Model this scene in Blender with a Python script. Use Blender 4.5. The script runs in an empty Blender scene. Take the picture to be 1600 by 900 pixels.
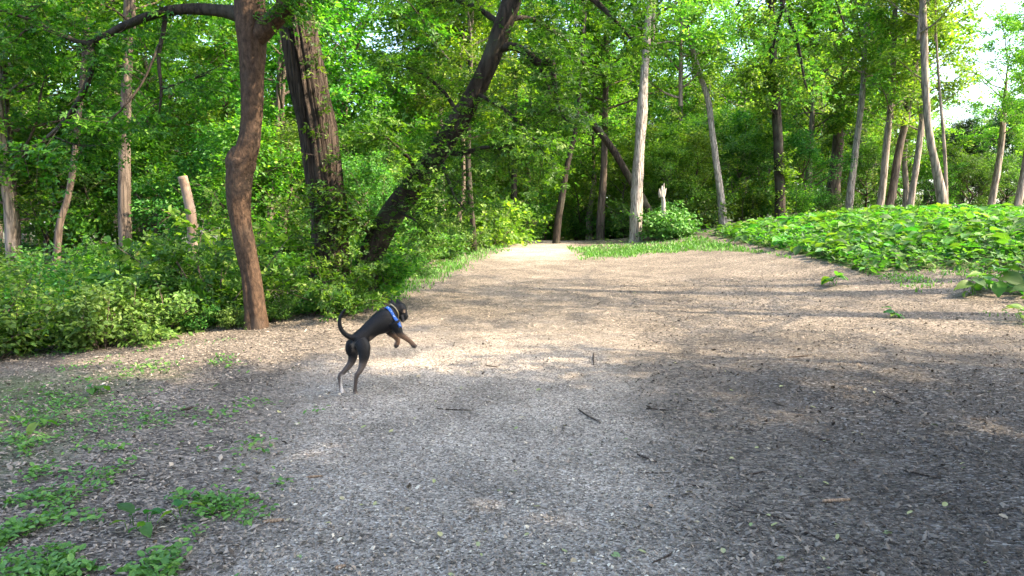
import bpy, math, random
import numpy as np
from mathutils import Vector, Matrix

# ------------------------------------------------------------------ camera, sky, sun
SC = bpy.context.scene
COL = SC.collection
F = 1100.0; PITCH = math.atan(75/F); CAMZ = 1.55
cam_d = bpy.data.cameras.new('camera'); cam = bpy.data.objects.new('camera', cam_d); COL.objects.link(cam)
cam.location = (0, 0, CAMZ); cam.rotation_euler = (math.pi/2-PITCH, 0, 0)
cam_d.sensor_width = 36; cam_d.lens = 36*F/1600; cam_d.clip_end = 1000; cam_d.clip_start = 0.05
SC.camera = cam
SUN_EL = math.radians(43); SUN_AZ = math.radians(-14)      # azimuth from +X towards +Y
world = bpy.data.worlds.new('World'); SC.world = world; world.use_nodes = True
wn = world.node_tree.nodes; wl = world.node_tree.links; wn.clear()
sky = wn.new('ShaderNodeTexSky'); sky.sky_type = 'NISHITA'; sky.sun_disc = False
sky.sun_elevation = SUN_EL; sky.sun_rotation = math.pi/2-SUN_AZ
sky.air_density = 1.0; sky.dust_density = 3.5; sky.ozone_density = 0.7
bg = wn.new('ShaderNodeBackground'); bg.inputs['Strength'].default_value = 0.15
wo = wn.new('ShaderNodeOutputWorld')
wl.new(sky.outputs[0], bg.inputs[0]); wl.new(bg.outputs[0], wo.inputs[0])
sl = bpy.data.lights.new('sun', 'SUN'); sun = bpy.data.objects.new('sun', sl); COL.objects.link(sun)
sl.energy = 2.9; sl.angle = math.radians(0.55); sl.color = (1.0, 0.81, 0.57)
sdir = Vector((math.cos(SUN_EL)*math.cos(SUN_AZ), math.cos(SUN_EL)*math.sin(SUN_AZ), math.sin(SUN_EL)))
sun.rotation_euler = sdir.to_track_quat('Z', 'Y').to_euler(); sun.location = (30, 4, 30)
SC.view_settings.view_transform = 'Standard'; SC.view_settings.look = 'None'
SC.view_settings.exposure = 2.75; SC.view_settings.gamma = 1
SC.render.engine = 'CYCLES'
SC.cycles.max_bounces = 9; SC.cycles.diffuse_bounces = 6; SC.cycles.glossy_bounces = 2
SC.cycles.transmission_bounces = 4; SC.cycles.transparent_max_bounces = 4
SC.cycles.use_denoising = True
SC.cycles.caustics_reflective = False; SC.cycles.caustics_refractive = False

rng = np.random.default_rng(7); random.seed(7)
def R(a, b): return float(rng.uniform(a, b))
def sstep(a, b, v):
    t = np.clip((np.asarray(v, float)-a)/(b-a), 0, 1); return t*t*(3-2*t)

# ------------------------------------------------------------------ noise
def _h(i, j, k):
    n = (i.astype(np.int64)*374761393 + j.astype(np.int64)*668265263 + k.astype(np.int64)*2147483647 + 1013) & 0xffffffff
    n = ((n ^ (n >> 13))*1274126177) & 0xffffffff
    n = (n ^ (n >> 16)) & 0xffff
    return n/65535.0
def vnoise(x, y, z=0.0):
    x, y, z = np.broadcast_arrays(np.asarray(x, float), np.asarray(y, float), np.asarray(z, float))
    i, j, k = np.floor(x), np.floor(y), np.floor(z)
    fx, fy, fz = x-i, y-j, z-k
    fx = fx*fx*(3-2*fx); fy = fy*fy*(3-2*fy); fz = fz*fz*(3-2*fz)
    o = 0
    for a in (0, 1):
        for b in (0, 1):
            for c in (0, 1):
                o = o + _h(i+a, j+b, k+c)*(fx if a else 1-fx)*(fy if b else 1-fy)*(fz if c else 1-fz)
    return o
def fbm(x, y, z=0.0, o=3):
    s = 0; a = 0.5; m = 1
    for q in range(o):
        s = s + a*vnoise(np.asarray(x)*m+q*17.3, np.asarray(y)*m+q*9.1, np.asarray(z)*m+q*3.7); a *= .5; m *= 2.03
    return s

# ------------------------------------------------------------------ terrain height
def gz(x, y):
    x = np.asarray(x, float); y = np.asarray(y, float)
    yy = np.clip(y, -30, 28.5)
    ramp = 0.066*np.log1p(np.exp((yy-5.2)*1.6))/1.6
    left = sstep(2.6, 8.5, -x)*sstep(5.0, 12, y)
    z = ramp*(1-0.45*left) - 0.30*left
    z = z + 1.12*sstep(2.6, 13.5, x)*sstep(7.5, 18, y)
    z = z + 0.10*(fbm(x*.22+5, y*.22+9)-.45) + 0.025*(fbm(x*1.1, y*1.1)-.45)
    far = sstep(60, 130, np.hypot(x, y))
    return z + far*3.0*(fbm(x*.02+3, y*.02)+.2)
def gz1(x, y): return float(gz(x, y))
def ray(px, py):
    xc = (px-800)/F; yc = (450-py)/F; c, s = math.cos(PITCH), math.sin(PITCH)
    return xc, c+yc*s, -s+yc*c
def P(px, py, d):
    a, b, c = ray(px, py); k = d/b
    return np.array([a*k, d, CAMZ+c*k])
def hit(px, py):
    a, b, c = ray(px, py); t = 1.5
    while t < 90:
        if CAMZ+c*t <= gz1(a*t, b*t): break
        t += 0.02+0.002*t
    return np.array([a*t, b*t, gz1(a*t, b*t)])

# ------------------------------------------------------------------ materials
def mat(name):
    m = bpy.data.materials.new(name); m.use_nodes = True
    nt = m.node_tree; nt.nodes.clear()
    out = nt.nodes.new('ShaderNodeOutputMaterial')
    def N(t, **kw):
        n = nt.nodes.new('ShaderNode'+t)
        for k, v in kw.items():
            if k.startswith('_'): setattr(n, k[1:], v)
            else: n.inputs[k.replace('__', ' ')].default_value = v
        return n
    def L(a, b): nt.links.new(a, b)
    return m, N, L, out
def ramp(N, stops, interp='LINEAR'):
    r = N('ValToRGB'); e = r.color_ramp.elements; r.color_ramp.interpolation = interp
    while len(e) < len(stops): e.new(0.5)
    for q, (p, c) in enumerate(stops): e[q].position = p; e[q].color = (*c, 1)
    return r
def mixc(N, L, fac, a, b, mode='MIX'):
    m = N('Mix', _data_type='RGBA', _blend_type=mode)
    for s, v in ((m.inputs[0], fac), (m.inputs[6], a), (m.inputs[7], b)):
        if isinstance(v, (int, float)): s.default_value = v
        elif isinstance(v, tuple): s.default_value = (*v, 1)
        else: L(v, s)
    return m.outputs[2]
def leaf_mat(name, dark, mid, light, trans=0.42, rough=0.5, hue=0.035):
    m, N, L, out = mat(name)
    a = N('Attribute', _attribute_name='rnd'); oi = N('ObjectInfo')
    r = ramp(N, [(0.0, dark), (0.5, mid), (1.0, light)]); L(a.outputs['Fac'], r.inputs[0])
    hs = N('HueSaturation'); L(r.outputs[0], hs.inputs['Color'])
    mr = N('MapRange'); mr.inputs[3].default_value = .5-hue; mr.inputs[4].default_value = .5+hue*.6
    L(oi.outputs['Random'], mr.inputs[0]); L(mr.outputs[0], hs.inputs['Hue'])
    mv = N('MapRange'); mv.inputs[3].default_value = .8; mv.inputs[4].default_value = 1.2
    L(oi.outputs['Random'], mv.inputs[0]); L(mv.outputs[0], hs.inputs['Value'])
    p = N('BsdfPrincipled', Roughness=rough); p.inputs['Specular IOR Level'].default_value = .35
    L(hs.outputs[0], p.inputs['Base Color'])
    t = N('BsdfTranslucent')
    tc = mixc(N, L, 1.0, hs.outputs[0], (1.55, 1.8, 0.5), 'MULTIPLY'); L(tc, t.inputs['Color'])
    mx = N('MixShader'); mx.inputs[0].default_value = trans
    L(p.outputs[0], mx.inputs[1]); L(t.outputs[0], mx.inputs[2]); L(mx.outputs[0], out.inputs[0])
    return m
M = {}
M['leaf'] = leaf_mat('forest_leaves', (.024, .085, .011), (.075, .205, .026), (.215, .36, .045), trans=.5)
M['leaf_pale'] = leaf_mat('pale_leaves', (.050, .135, .020), (.125, .25, .040), (.27, .39, .07), trans=.5)
M['leaf_near'] = leaf_mat('maple_leaves', (.018, .065, .008), (.042, .13, .014), (.13, .24, .025))
M['leaf_shrub'] = leaf_mat('shrub_leaves', (.026, .09, .017), (.062, .175, .030), (.14, .27, .045))
M['leaf_burdock'] = leaf_mat('broad_leaves', (.022, .085, .020), (.052, .16, .028), (.115, .25, .04), trans=.42, rough=.6, hue=.045)
M['leaf_weed'] = leaf_mat('weed_leaves', (.045, .13, .022), (.075, .20, .035), (.13, .26, .05), trans=.25)
M['leaf_dark'] = leaf_mat('evergreen_leaves', (.012, .04, .012), (.025, .07, .018), (.045, .10, .025), trans=.2)
def fallen_mat():
    m, N, L, out = mat('fallen_leaf')
    oi = N('ObjectInfo')
    r = ramp(N, [(0.0, (.22, .25, .08)), (.3, (.32, .30, .13)), (.5, (.15, .22, .07)), (.7, (.36, .29, .17)), (.85, (.16, .10, .06)), (1, (.42, .36, .24))])
    L(oi.outputs['Random'], r.inputs[0])
    p = N('BsdfPrincipled', Roughness=.55); L(r.outputs[0], p.inputs['Base Color']); L(p.outputs[0], out.inputs[0])
    return m
M['fallen'] = fallen_mat()
def bark_mat(name, lo, hi, scale=1.0, stretch=.16, bump=.6, tint=None, dist=.02, vw=2.2):
    m, N, L, out = mat(name)
    tc = N('TexCoord'); mp = N('Mapping'); L(tc.outputs['Object'], mp.inputs[0])
    mp.inputs['Scale'].default_value = (scale, scale, scale*stretch)
    n1 = N('TexNoise', Scale=14.0, Detail=8.0, Roughness=.65); L(mp.outputs[0], n1.inputs['Vector'])
    v = N('TexVoronoi', Scale=9.0, _feature='DISTANCE_TO_EDGE'); 
    dm = mixc(N, L, .12, mp.outputs[0], n1.outputs['Color']); L(dm, v.inputs['Vector'])
    n2 = N('TexNoise', Scale=1.7, Detail=4.0); L(tc.outputs['Object'], n2.inputs['Vector'])
    mu = N('Math', _operation='MULTIPLY'); L(v.outputs['Distance'], mu.inputs[0]); mu.inputs[1].default_value = vw
    ad = N('Math', _operation='MULTIPLY_ADD'); L(n1.outputs['Fac'], ad.inputs[0]); ad.inputs[1].default_value = .85; L(mu.outputs[0], ad.inputs[2])
    r = ramp(N, [(.30, lo), (.85, hi)]); L(ad.outputs[0], r.inputs[0])
    c = r.outputs[0]
    if tint:
        rr = ramp(N, [(.5, (0, 0, 0)), (.68, (1, 1, 1))]); L(n2.outputs['Fac'], rr.inputs[0])
        c = mixc(N, L, rr.outputs[0], c, tint)
    p = N('BsdfPrincipled', Roughness=.88); p.inputs['Specular IOR Level'].default_value = .2
    L(c, p.inputs['Base Color'])
    b = N('Bump', Strength=bump, Distance=dist); L(ad.outputs[0], b.inputs['Height']); L(b.outputs[0], p.inputs['Normal'])
    L(p.outputs[0], out.inputs[0]); return m
M['bark_maple'] = bark_mat('reddish_bark', (.024, .015, .010), (.125, .078, .050), 1.8, .5, 1.0, (.055, .040, .030), .02, .4)
M['bark_dark'] = bark_mat('furrowed_bark', (.009, .007, .006), (.072, .055, .044), 1.5, .10, 1.0, None, .035)
M['bark_black'] = bark_mat('blackish_bark', (.008, .0065, .0055), (.040, .031, .024), 1.0, .2, .8, (.05, .05, .035), .02)
M['bark_grey'] = bark_mat('grey_shaggy_bark', (.07, .06, .052), (.42, .375, .335), 2.2, .10, 1.0, None, .04)
M['bark_brown'] = bark_mat('brown_bark', (.032, .025, .020), (.125, .098, .078), 1.0, .14, .8, None, .02)
M['bark_tan'] = bark_mat('tan_bark', (.062, .051, .042), (.25, .208, .172), 1.0, .14, .8, None, .02)
M['wood_pale'] = bark_mat('bare_pale_wood', (.16, .105, .075), (.31, .225, .165), 1.0, .2, .4, (.22, .18, .15), .006, .5)
M['dead_white'] = bark_mat('weathered_dead_wood', (.13, .115, .10), (.34, .31, .275), 1.0, .15, .7, None, .01)

def ground_mat():
    m, N, L, out = mat('woodchips_gravel_soil')
    tc = N('TexCoord'); co = tc.outputs['Object']
    ag = N('Attribute', _attribute_name='gravel').outputs['Fac']
    an = N('Attribute', _attribute_name='green').outputs['Fac']
    ad = N('Attribute', _attribute_name='dark').outputs['Fac']
    nz = N('TexNoise', Scale=30.0, Detail=3.0); L(co, nz.inputs['Vector'])
    wv = mixc(N, L, .02, co, nz.outputs['Color'])
    v1 = N('TexVoronoi', Scale=75.0); L(wv, v1.inputs['Vector'])
    mp = N('Mapping'); mp.inputs['Scale'].default_value = (1, 1.9, 1); mp.inputs['Rotation'].default_value = (0, 0, .5); L(wv, mp.inputs[0])
    v2 = N('TexVoronoi', Scale=38.0); L(mp.outputs[0], v2.inputs['Vector'])
    n2 = N('TexNoise', Scale=1.3, Detail=6.0, Roughness=.6); L(co, n2.inputs['Vector'])
    n3 = N('TexNoise', Scale=140.0, Detail=4.0); L(co, n3.inputs['Vector'])
    n4 = N('TexNoise', Scale=7.0, Detail=5.0); L(co, n4.inputs['Vector'])
    s1 = N('SeparateColor'); L(v1.outputs['Color'], s1.inputs[0])
    s2 = N('SeparateColor'); L(v2.outputs['Color'], s2.inputs[0])
    gr = ramp(N, [(0, (.085, .073, .061)), (.35, (.225, .196, .162)), (.7, (.35, .306, .254)), (.92, (.45, .40, .335)), (1, (.58, .52, .45))]); L(s1.outputs[0], gr.inputs[0])
    ch = ramp(N, [(0, (.038, .033, .028)), (.3, (.088, .075, .063)), (.65, (.165, .142, .118)), (.9, (.25, .215, .175)), (1, (.36, .31, .25))]); L(s2.outputs[0], ch.inputs[0])
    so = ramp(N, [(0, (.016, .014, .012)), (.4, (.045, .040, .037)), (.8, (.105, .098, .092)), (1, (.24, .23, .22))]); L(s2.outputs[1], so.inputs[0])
    def soft(a, lo, hi, k):
        q = N('MapRange'); q.inputs[1].default_value = lo; q.inputs[2].default_value = hi
        s = N('Math', _operation='MULTIPLY_ADD'); L(n4.outputs['Fac'], s.inputs[0]); s.inputs[1].default_value = k; L(a, s.inputs[2])
        L(s.outputs[0], q.inputs[0]); return q.outputs[0]
    c = mixc(N, L, soft(ag, .45, .95, .5), ch.outputs[0], gr.outputs[0])
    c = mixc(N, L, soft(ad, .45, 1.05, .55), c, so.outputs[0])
    moss = mixc(N, L, n3.outputs['Fac'], (.035, .06, .018), (.085, .12, .04))
    c = mixc(N, L, soft(an, .70, 1.15, .6), c, moss)
    sh = N('MapRange'); L(n2.outputs['Fac'], sh.inputs[0]); sh.inputs[1].default_value = .3; sh.inputs[2].default_value = .7; sh.inputs[3].default_value = .62; sh.inputs[4].default_value = 1.25
    c = mixc(N, L, 1.0, c, sh.outputs[0], 'MULTIPLY')
    p = N('BsdfPrincipled', Roughness=.92); p.inputs['Specular IOR Level'].default_value = .2
    L(c, p.inputs['Base Color'])
    ih = N('Math', _operation='MULTIPLY_ADD'); L(v1.outputs['Distance'], ih.inputs[0]); ih.inputs[1].default_value = -.8
    i2 = N('Math', _operation='MULTIPLY_ADD'); L(v2.outputs['Distance'], i2.inputs[0]); i2.inputs[1].default_value = -1.0; L(n3.outputs['Fac'], i2.inputs[2])
    L(i2.outputs[0], ih.inputs[2])
    b = N('Bump', Strength=.9, Distance=.012); L(ih.outputs[0], b.inputs['Height']); L(b.outputs[0], p.inputs['Normal'])
    L(p.outputs[0], out.inputs[0]); return m
M['ground'] = ground_mat()
def chips_mat():
    m, N, L, out = mat('loose_chips')
    a = N('Attribute', _attribute_name='rnd')
    r = ramp(N, [(0, (.022, .018, .014)), (.25, (.085, .069, .054)), (.5, (.18, .155, .130)), (.75, (.27, .225, .18)), (.93, (.37, .31, .24)), (1, (.56, .49, .38))]); L(a.outputs['Fac'], r.inputs[0])
    p = N('BsdfPrincipled', Roughness=.85); p.inputs['Specular IOR Level'].default_value = .2
    L(r.outputs[0], p.inputs['Base Color']); L(p.outputs[0], out.inputs[0]); return m
M['chips'] = chips_mat()

# ------------------------------------------------------------------ mesh helpers
def mesh_np(name, V, Fs, rnd=None, smooth=True, material=None):
    """V (n,3); Fs list of int arrays (m,k)"""
    me = bpy.data.meshes.new(name)
    V = np.ascontiguousarray(V, np.float32)
    me.vertices.add(len(V)); me.vertices.foreach_set('co', V.ravel())
    loops = np.concatenate([f.ravel() for f in Fs]).astype(np.int32)
    tot = np.concatenate([np.full(len(f), f.shape[1], np.int32) for f in Fs])
    st = np.concatenate([[0], np.cumsum(tot)[:-1]]).astype(np.int32)
    me.loops.add(len(loops)); me.loops.foreach_set('vertex_index', loops)
    me.polygons.add(len(tot)); me.polygons.foreach_set('loop_start', st); me.polygons.foreach_set('loop_total', tot)
    me.polygons.foreach_set('use_smooth', np.full(len(tot), smooth, bool))
    if rnd is not None:
        at = me.attributes.new('rnd', 'FLOAT', 'POINT'); at.data.foreach_set('value', np.asarray(rnd, np.float32))
    if material: me.materials.append(material)
    me.update(calc_edges=True); me.validate(); return me
def obj(name, me, parent=None, loc=None, rz=0.0, sc=1.0):
    o = bpy.data.objects.new(name, me); COL.objects.link(o)
    if parent is not None: o.parent = parent
    if loc is not None: o.location = loc
    if rz: o.rotation_euler = (0, 0, rz)
    if sc != 1.0: o.scale = (sc, sc, sc) if not isinstance(sc, tuple) else sc
    return o
def tag(o, label, cat, group=None, kind=None):
    o['label'] = label; o['category'] = cat
    if group: o['group'] = group
    if kind: o['kind'] = kind
    return o
def thing(name, label, cat, loc=(0, 0, 0), rz=0.0, group=None, sc=1.0):
    o = obj(name, None, None, loc, rz, sc); o.empty_display_size = .2
    return tag(o, label, cat, group)
class Acc:
    def __init__(s): s.V = []; s.F = []; s.n = 0
    def add(s, V, Fq):
        s.V.append(V); s.F.append(Fq+s.n); s.n += len(V)
    def mesh(s, name, m, smooth=True):
        return mesh_np(name, np.concatenate(s.V), s.F, None, smooth, m)
def catmull(pts, n):
    p = np.asarray(pts, float)
    q = np.vstack([2*p[0]-p[1], p, 2*p[-1]-p[-2]])
    t = np.linspace(0, len(p)-1-1e-6, n); i = t.astype(int); f = (t-i)[:, None]
    a, b, c, d = q[i], q[i+1], q[i+2], q[i+3]
    return .5*((2*b)+(-a+c)*f+(2*a-5*b+4*c-d)*f*f+(-a+3*b-3*c+d)*f**3)
def tube(pts, rad, n=40, seg=10, rough=0.0, fk=6.0, fm=1.2, sm=True, seed=0.0, flare=0.0):
    """returns V, quads: smooth tube through pts with radii; rough = bark relief as share of radius"""
    pr = np.column_stack([np.asarray(pts, float), np.asarray(rad, float)])
    c = catmull(pr, n) if sm else pr
    n = len(c); X = c[:, :3]; r = np.maximum(c[:, 3], 1e-4)
    T = np.gradient(X, axis=0); T /= np.linalg.norm(T, axis=1)[:, None]+1e-9
    ref = np.array([0.31, 0.95, 0.05]) if abs(T[:, 1]).mean() < .8 else np.array([1., 0, .05])
    A = np.cross(T, ref); A /= np.linalg.norm(A, axis=1)[:, None]+1e-9
    B = np.cross(T, A)
    th = np.linspace(0, 2*np.pi, seg, endpoint=False)
    s = np.concatenate([[0], np.cumsum(np.linalg.norm(np.diff(X, axis=0), axis=1))])
    rr = np.repeat(r[:, None], seg, 1)
    if flare > 0:
        lobes = 1+.35*np.sin(th*5+seed)+.2*np.sin(th*3+seed*2)
        rr = rr*(1+flare*np.exp(-s/(.9*r[0]))[:, None]*lobes[None, :])
    if rough > 0:
        C, S = np.cos(th), np.sin(th)
        wob = .25*(vnoise(s*3, seed)-.5)
        nn = vnoise(C[None]*fk+seed+wob[:, None], S[None]*fk+wob[:, None], s[:, None]*fm)
        rd = 1-np.abs(2*nn-1)
        n2 = vnoise(C[None]*fk*2.3+seed, S[None]*fk*2.3, s[:, None]*fm*2.5)
        n3 = vnoise(C[None]*1.3+seed+40, S[None]*1.3, s[:, None]*.9)
        rr = rr*(1+rough*(rd-.6)+rough*.6*(n2-.5)+rough*.9*(n3-.5))
    V = X[:, None]+rr[..., None]*(np.cos(th)[None, :, None]*A[:, None]+np.sin(th)[None, :, None]*B[:, None])
    V = V.reshape(-1, 3)
    i = np.arange(n-1)[:, None]*seg; j = np.arange(seg)[None]; k = (j+1) % seg
    Q = np.stack([i+j, i+k, i+seg+k, i+seg+j], -1).reshape(-1, 4)
    return V, Q
def cap(V, seg):   # centre fan on the last ring
    n = len(V); c = V[-seg:].mean(0); j = np.arange(seg)
    return np.vstack([V, c]), np.stack([n-seg+j, n-seg+(j+1) % seg, np.full(seg, n)], -1)

T_DIA = (np.array([[0, 0, 0], [.45, .30, .06], [1, 0, -.05], [.45, -.30, .06]]), np.array([[0, 1, 2], [0, 2, 3]]))
def _tri():
    d = T_DIA[0]*np.array([.62, .62*.85, .6]); V = []; Fq = []
    for q, (a, off) in enumerate(((0, .38), (1.05, .22), (-1.05, .22))):
        c, s = math.cos(a), math.sin(a); v = d.copy()
        w = np.stack([v[:, 0]*c-v[:, 1]*s+off, v[:, 0]*s+v[:, 1]*c, v[:, 2]], -1); V.append(w); Fq.append(T_DIA[1]+4*q)
    return np.vstack(V), np.vstack(Fq)
T_TRI = _tri()
def _oval():
    x = np.array([0, .18, .5, .8, 1.0]); w = np.array([0, .24, .30, .17, 0])
    V = [[0, 0, 0]]; 
    for q in (1, 2, 3): V += [[x[q], w[q], .05], [x[q], 0, -.02], [x[q], -w[q], .05]]
    V.append([1, 0, -.08]); 
    Fq = [[0, 2, 1], [0, 3, 2]]
    for q in (1, 4): Fq += [[q, q+1, q+4], [q, q+4, q+3], [q+1, q+2, q+5], [q+1, q+5, q+4]]
    Fq += [[7, 8, 10], [8, 9, 10]]
    return np.array(V, float), np.array(Fq)
T_OVAL = _oval()
def leaves(name, pos, size, nrm, m, temp=T_DIA, dirv=None, rnd=None, droop=.25):
    N_ = len(pos); T, Fq = temp; k = len(T)
    nrm = nrm/(np.linalg.norm(nrm, axis=1)[:, None]+1e-9)
    a = rng.normal(size=(N_, 3)) if dirv is None else dirv+rng.normal(size=(N_, 3))*.45
    a[:, 2] -= droop
    a -= nrm*(a*nrm).sum(1)[:, None]; a /= np.linalg.norm(a, axis=1)[:, None]+1e-9
    b = np.cross(nrm, a)
    size = np.broadcast_to(size, (N_,))[:, None, None]
    V = pos[:, None]+size*(T[None, :, 0, None]*a[:, None]+T[None, :, 1, None]*b[:, None]+T[None, :, 2, None]*nrm[:, None])
    FF = (Fq[None]+(np.arange(N_)*k)[:, None, None]).reshape(-1, Fq.shape[1])
    if rnd is None: rnd = np.clip(rng.beta(1.0, 1.25, N_), 0, 1)
    return mesh_np(name, V.reshape(-1, 3), [FF], np.repeat(rnd, k), False, m)

def limb_line(p0, az, el, L_, n=7, up=.25, wig=.12, droop=0.0):
    d = np.array([math.cos(az)*math.cos(el), math.sin(az)*math.cos(el), math.sin(el)])
    pts = [np.array(p0, float)]; st = L_/(n-1)
    for q in range(n-1):
        d = d+rng.normal(size=3)*wig; d[2] += up*.18-droop*.2*q/n; d /= np.linalg.norm(d)
        pts.append(pts[-1]+d*st)
    return np.array(pts)
def sprays(line, t0, t1, ntw, tl, per, flat=.55, acc=None, r0=.008, spread=.16):
    """leafy twigs along a limb: returns leaf positions, and their outward dirs"""
    pos = []; dirs = []
    n = len(line)
    for q in range(ntw):
        t = t0+(t1-t0)*(q+R(0, 1))/ntw
        f = min(t, .999)*(n-1); i = int(f); p = line[i]*(1-(f-i))+line[i+1]*(f-i)
        ax = line[i+1]-line[i]; ax = ax/(np.linalg.norm(ax)+1e-9)
        d = rng.normal(size=3)*np.array([1, 1, flat]); d = d-ax*(d@ax)*.5; d /= np.linalg.norm(d)+1e-9
        d = d+ax*.7; d /= np.linalg.norm(d)
        l = tl*R(.5, 1.2); e = p+d*l; e[2] += R(-.15, .1)*l
        mid = (p+e)/2+rng.normal(size=3)*.06*l
        if acc is not None: acc.add(*tube([p, mid, e], [r0, r0*.7, r0*.3], 4, 4))
        k = max(1, int(per*R(.45, 1.4)))
        s = rng.uniform(.12, 1.08, k)[:, None]
        pos.append(p*(1-s)+e*s+rng.normal(size=(k, 3))*spread*np.array([1, 1, flat]))
        dirs.append(np.repeat(d[None], k, 0))
    return np.vstack(pos), np.vstack(dirs)
def leafset(name, pos, dirs, size, m, temp=T_DIA, up=.9, jit=.55):
    k = len(pos)
    nr = np.array([0, 0, up])+rng.normal(size=(k, 3))*jit+dirs*.25
    return leaves(name, pos, size*rng.uniform(.6, 1.25, k), nr, m, temp, dirs)
def crown(name, H, Rd, nl, ntw, per, leaf, m, bark, prof, temp=T_DIA, el0=.25, el1=.9, tl=None, r0=.05, lean=(0, 0), base_r=.08):
    """crown with origin at its lowest point on the trunk axis -> (limb mesh, leaf mesh)"""
    acc = Acc(); PS = []; DS = []
    ax = np.array([[lean[0]*t, lean[1]*t, H*.86*t] for t in np.linspace(0, 1, 6)]); ax[1:-1, :2] += rng.normal(size=(4, 2))*.12
    acc.add(*tube(ax, np.linspace(base_r, .015, 6), 14, 7))
    for q in range(nl):
        t = (q+R(.1, .9))/nl
        az = q*2.39996+R(-.5, .5)
        f = t*4.999; i = int(f); p = ax[i]*(1-(f-i))+ax[i+1]*(f-i)
        L_ = Rd*prof(t)*R(.7, 1.2)
        ln = limb_line(p, az, el0+(el1-el0)*t+R(-.15, .15), L_, 7)
        rr = max(.012, r0*(L_/Rd)*(1-.5*t))
        acc.add(*tube(ln, np.linspace(rr, rr*.2, 7), 9, 5))
        a, b = sprays(ln, .25, 1.0, ntw, tl or Rd*.33, per, acc=acc, r0=rr*.25)
        PS.append(a); DS.append(b)
    PS = np.vstack(PS); DS = np.vstack(DS)
    return acc.mesh(name+'_limbs', bark), leafset(name+'_leaves', PS, DS, leaf, m, temp)

# ------------------------------------------------------------------ ground and path
el_px = [(250, 990), (330, 900), (400, 800), (430, 700), (470, 610), (520, 550), (575, 510), (640, 470), (715, 432), (760, 405), (800, 385), (812, 379)]
er_px = [(1120, 990), (1080, 900), (1030, 800), (1000, 700), (985, 610), (1000, 550), (1010, 510), (990, 470), (935, 432), (905, 408), (893, 390), (882, 379)]
EL = np.array([hit(*p) for p in el_px]); ER = np.array([hit(*p) for p in er_px])
EL = np.vstack([[EL[0][0]-.3, -15, 0], EL, [EL[-1][0]+1.0, 45, 0]]); ER = np.vstack([[ER[0][0]+.3, -15, 0], ER, [ER[-1][0]+.6, 45, 0]])
def path_mask(x, y):
    xl = np.interp(y, EL[:, 1], EL[:, 0]); xr = np.interp(y, ER[:, 1], ER[:, 0])
    w = .5*(fbm(x*.9+2, y*.9+8)-.45)+.22*(vnoise(x*4, y*4)-.5)
    return np.minimum(x-xl, xr-x)+w      # > 0 on the path
def build_ground():
    def axis(lo, hi, n, k, c=0.0):
        a, b = np.arcsinh((lo-c)/k), np.arcsinh((hi-c)/k); return c+k*np.sinh(np.linspace(a, b, n))
    xs = axis(-160, 160, 330, 2.2); ys = axis(-60, 190, 360, 2.6, 4.0)
    X, Y = np.meshgrid(xs, ys); Z = gz(X, Y)
    near = sstep(16, 4, np.hypot(X, Y-3))
    Z = Z+near*.02*(fbm(X*5, Y*5)-.45)
    V = np.stack([X, Y, Z], -1).reshape(-1, 3)
    nx = len(xs); i, j = np.meshgrid(np.arange(len(ys)-1), np.arange(nx-1), indexing='ij')
    Q = np.stack([i*nx+j, i*nx+j+1, (i+1)*nx+j+1, (i+1)*nx+j], -1).reshape(-1, 4)
    pm = path_mask(V[:, 0], V[:, 1])
    inside = (pm[Q].mean(1) > 0) & (V[Q][:, :, 1].mean(1) < 44) & (V[Q][:, :, 1].mean(1) > -14)
    x, y = V[:, 0], V[:, 1]
    gravel = sstep(-1.1, 1.0, pm)*(1-.75*sstep(6, 11, y)*sstep(24, 18, y))
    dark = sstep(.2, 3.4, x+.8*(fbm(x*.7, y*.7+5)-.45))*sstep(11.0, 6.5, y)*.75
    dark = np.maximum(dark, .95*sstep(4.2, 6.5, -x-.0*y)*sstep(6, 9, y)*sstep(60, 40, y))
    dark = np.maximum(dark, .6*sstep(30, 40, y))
    bed = mound_mask(x, y)
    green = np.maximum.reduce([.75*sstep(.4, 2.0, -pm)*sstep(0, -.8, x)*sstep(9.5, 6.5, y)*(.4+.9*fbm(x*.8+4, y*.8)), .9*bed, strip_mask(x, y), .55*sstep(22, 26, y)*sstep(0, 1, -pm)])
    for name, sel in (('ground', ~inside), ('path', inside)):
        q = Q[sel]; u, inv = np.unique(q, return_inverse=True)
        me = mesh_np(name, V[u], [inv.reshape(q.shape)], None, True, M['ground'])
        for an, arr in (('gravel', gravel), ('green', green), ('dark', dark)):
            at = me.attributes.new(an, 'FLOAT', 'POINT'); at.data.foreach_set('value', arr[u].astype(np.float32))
        o = obj(name, me); o['kind'] = 'structure'
        o['label'] = 'grey gravel and woodchip footpath running into the wood' if name == 'path' else 'woodchip and soil ground rising to a green mound'
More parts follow.
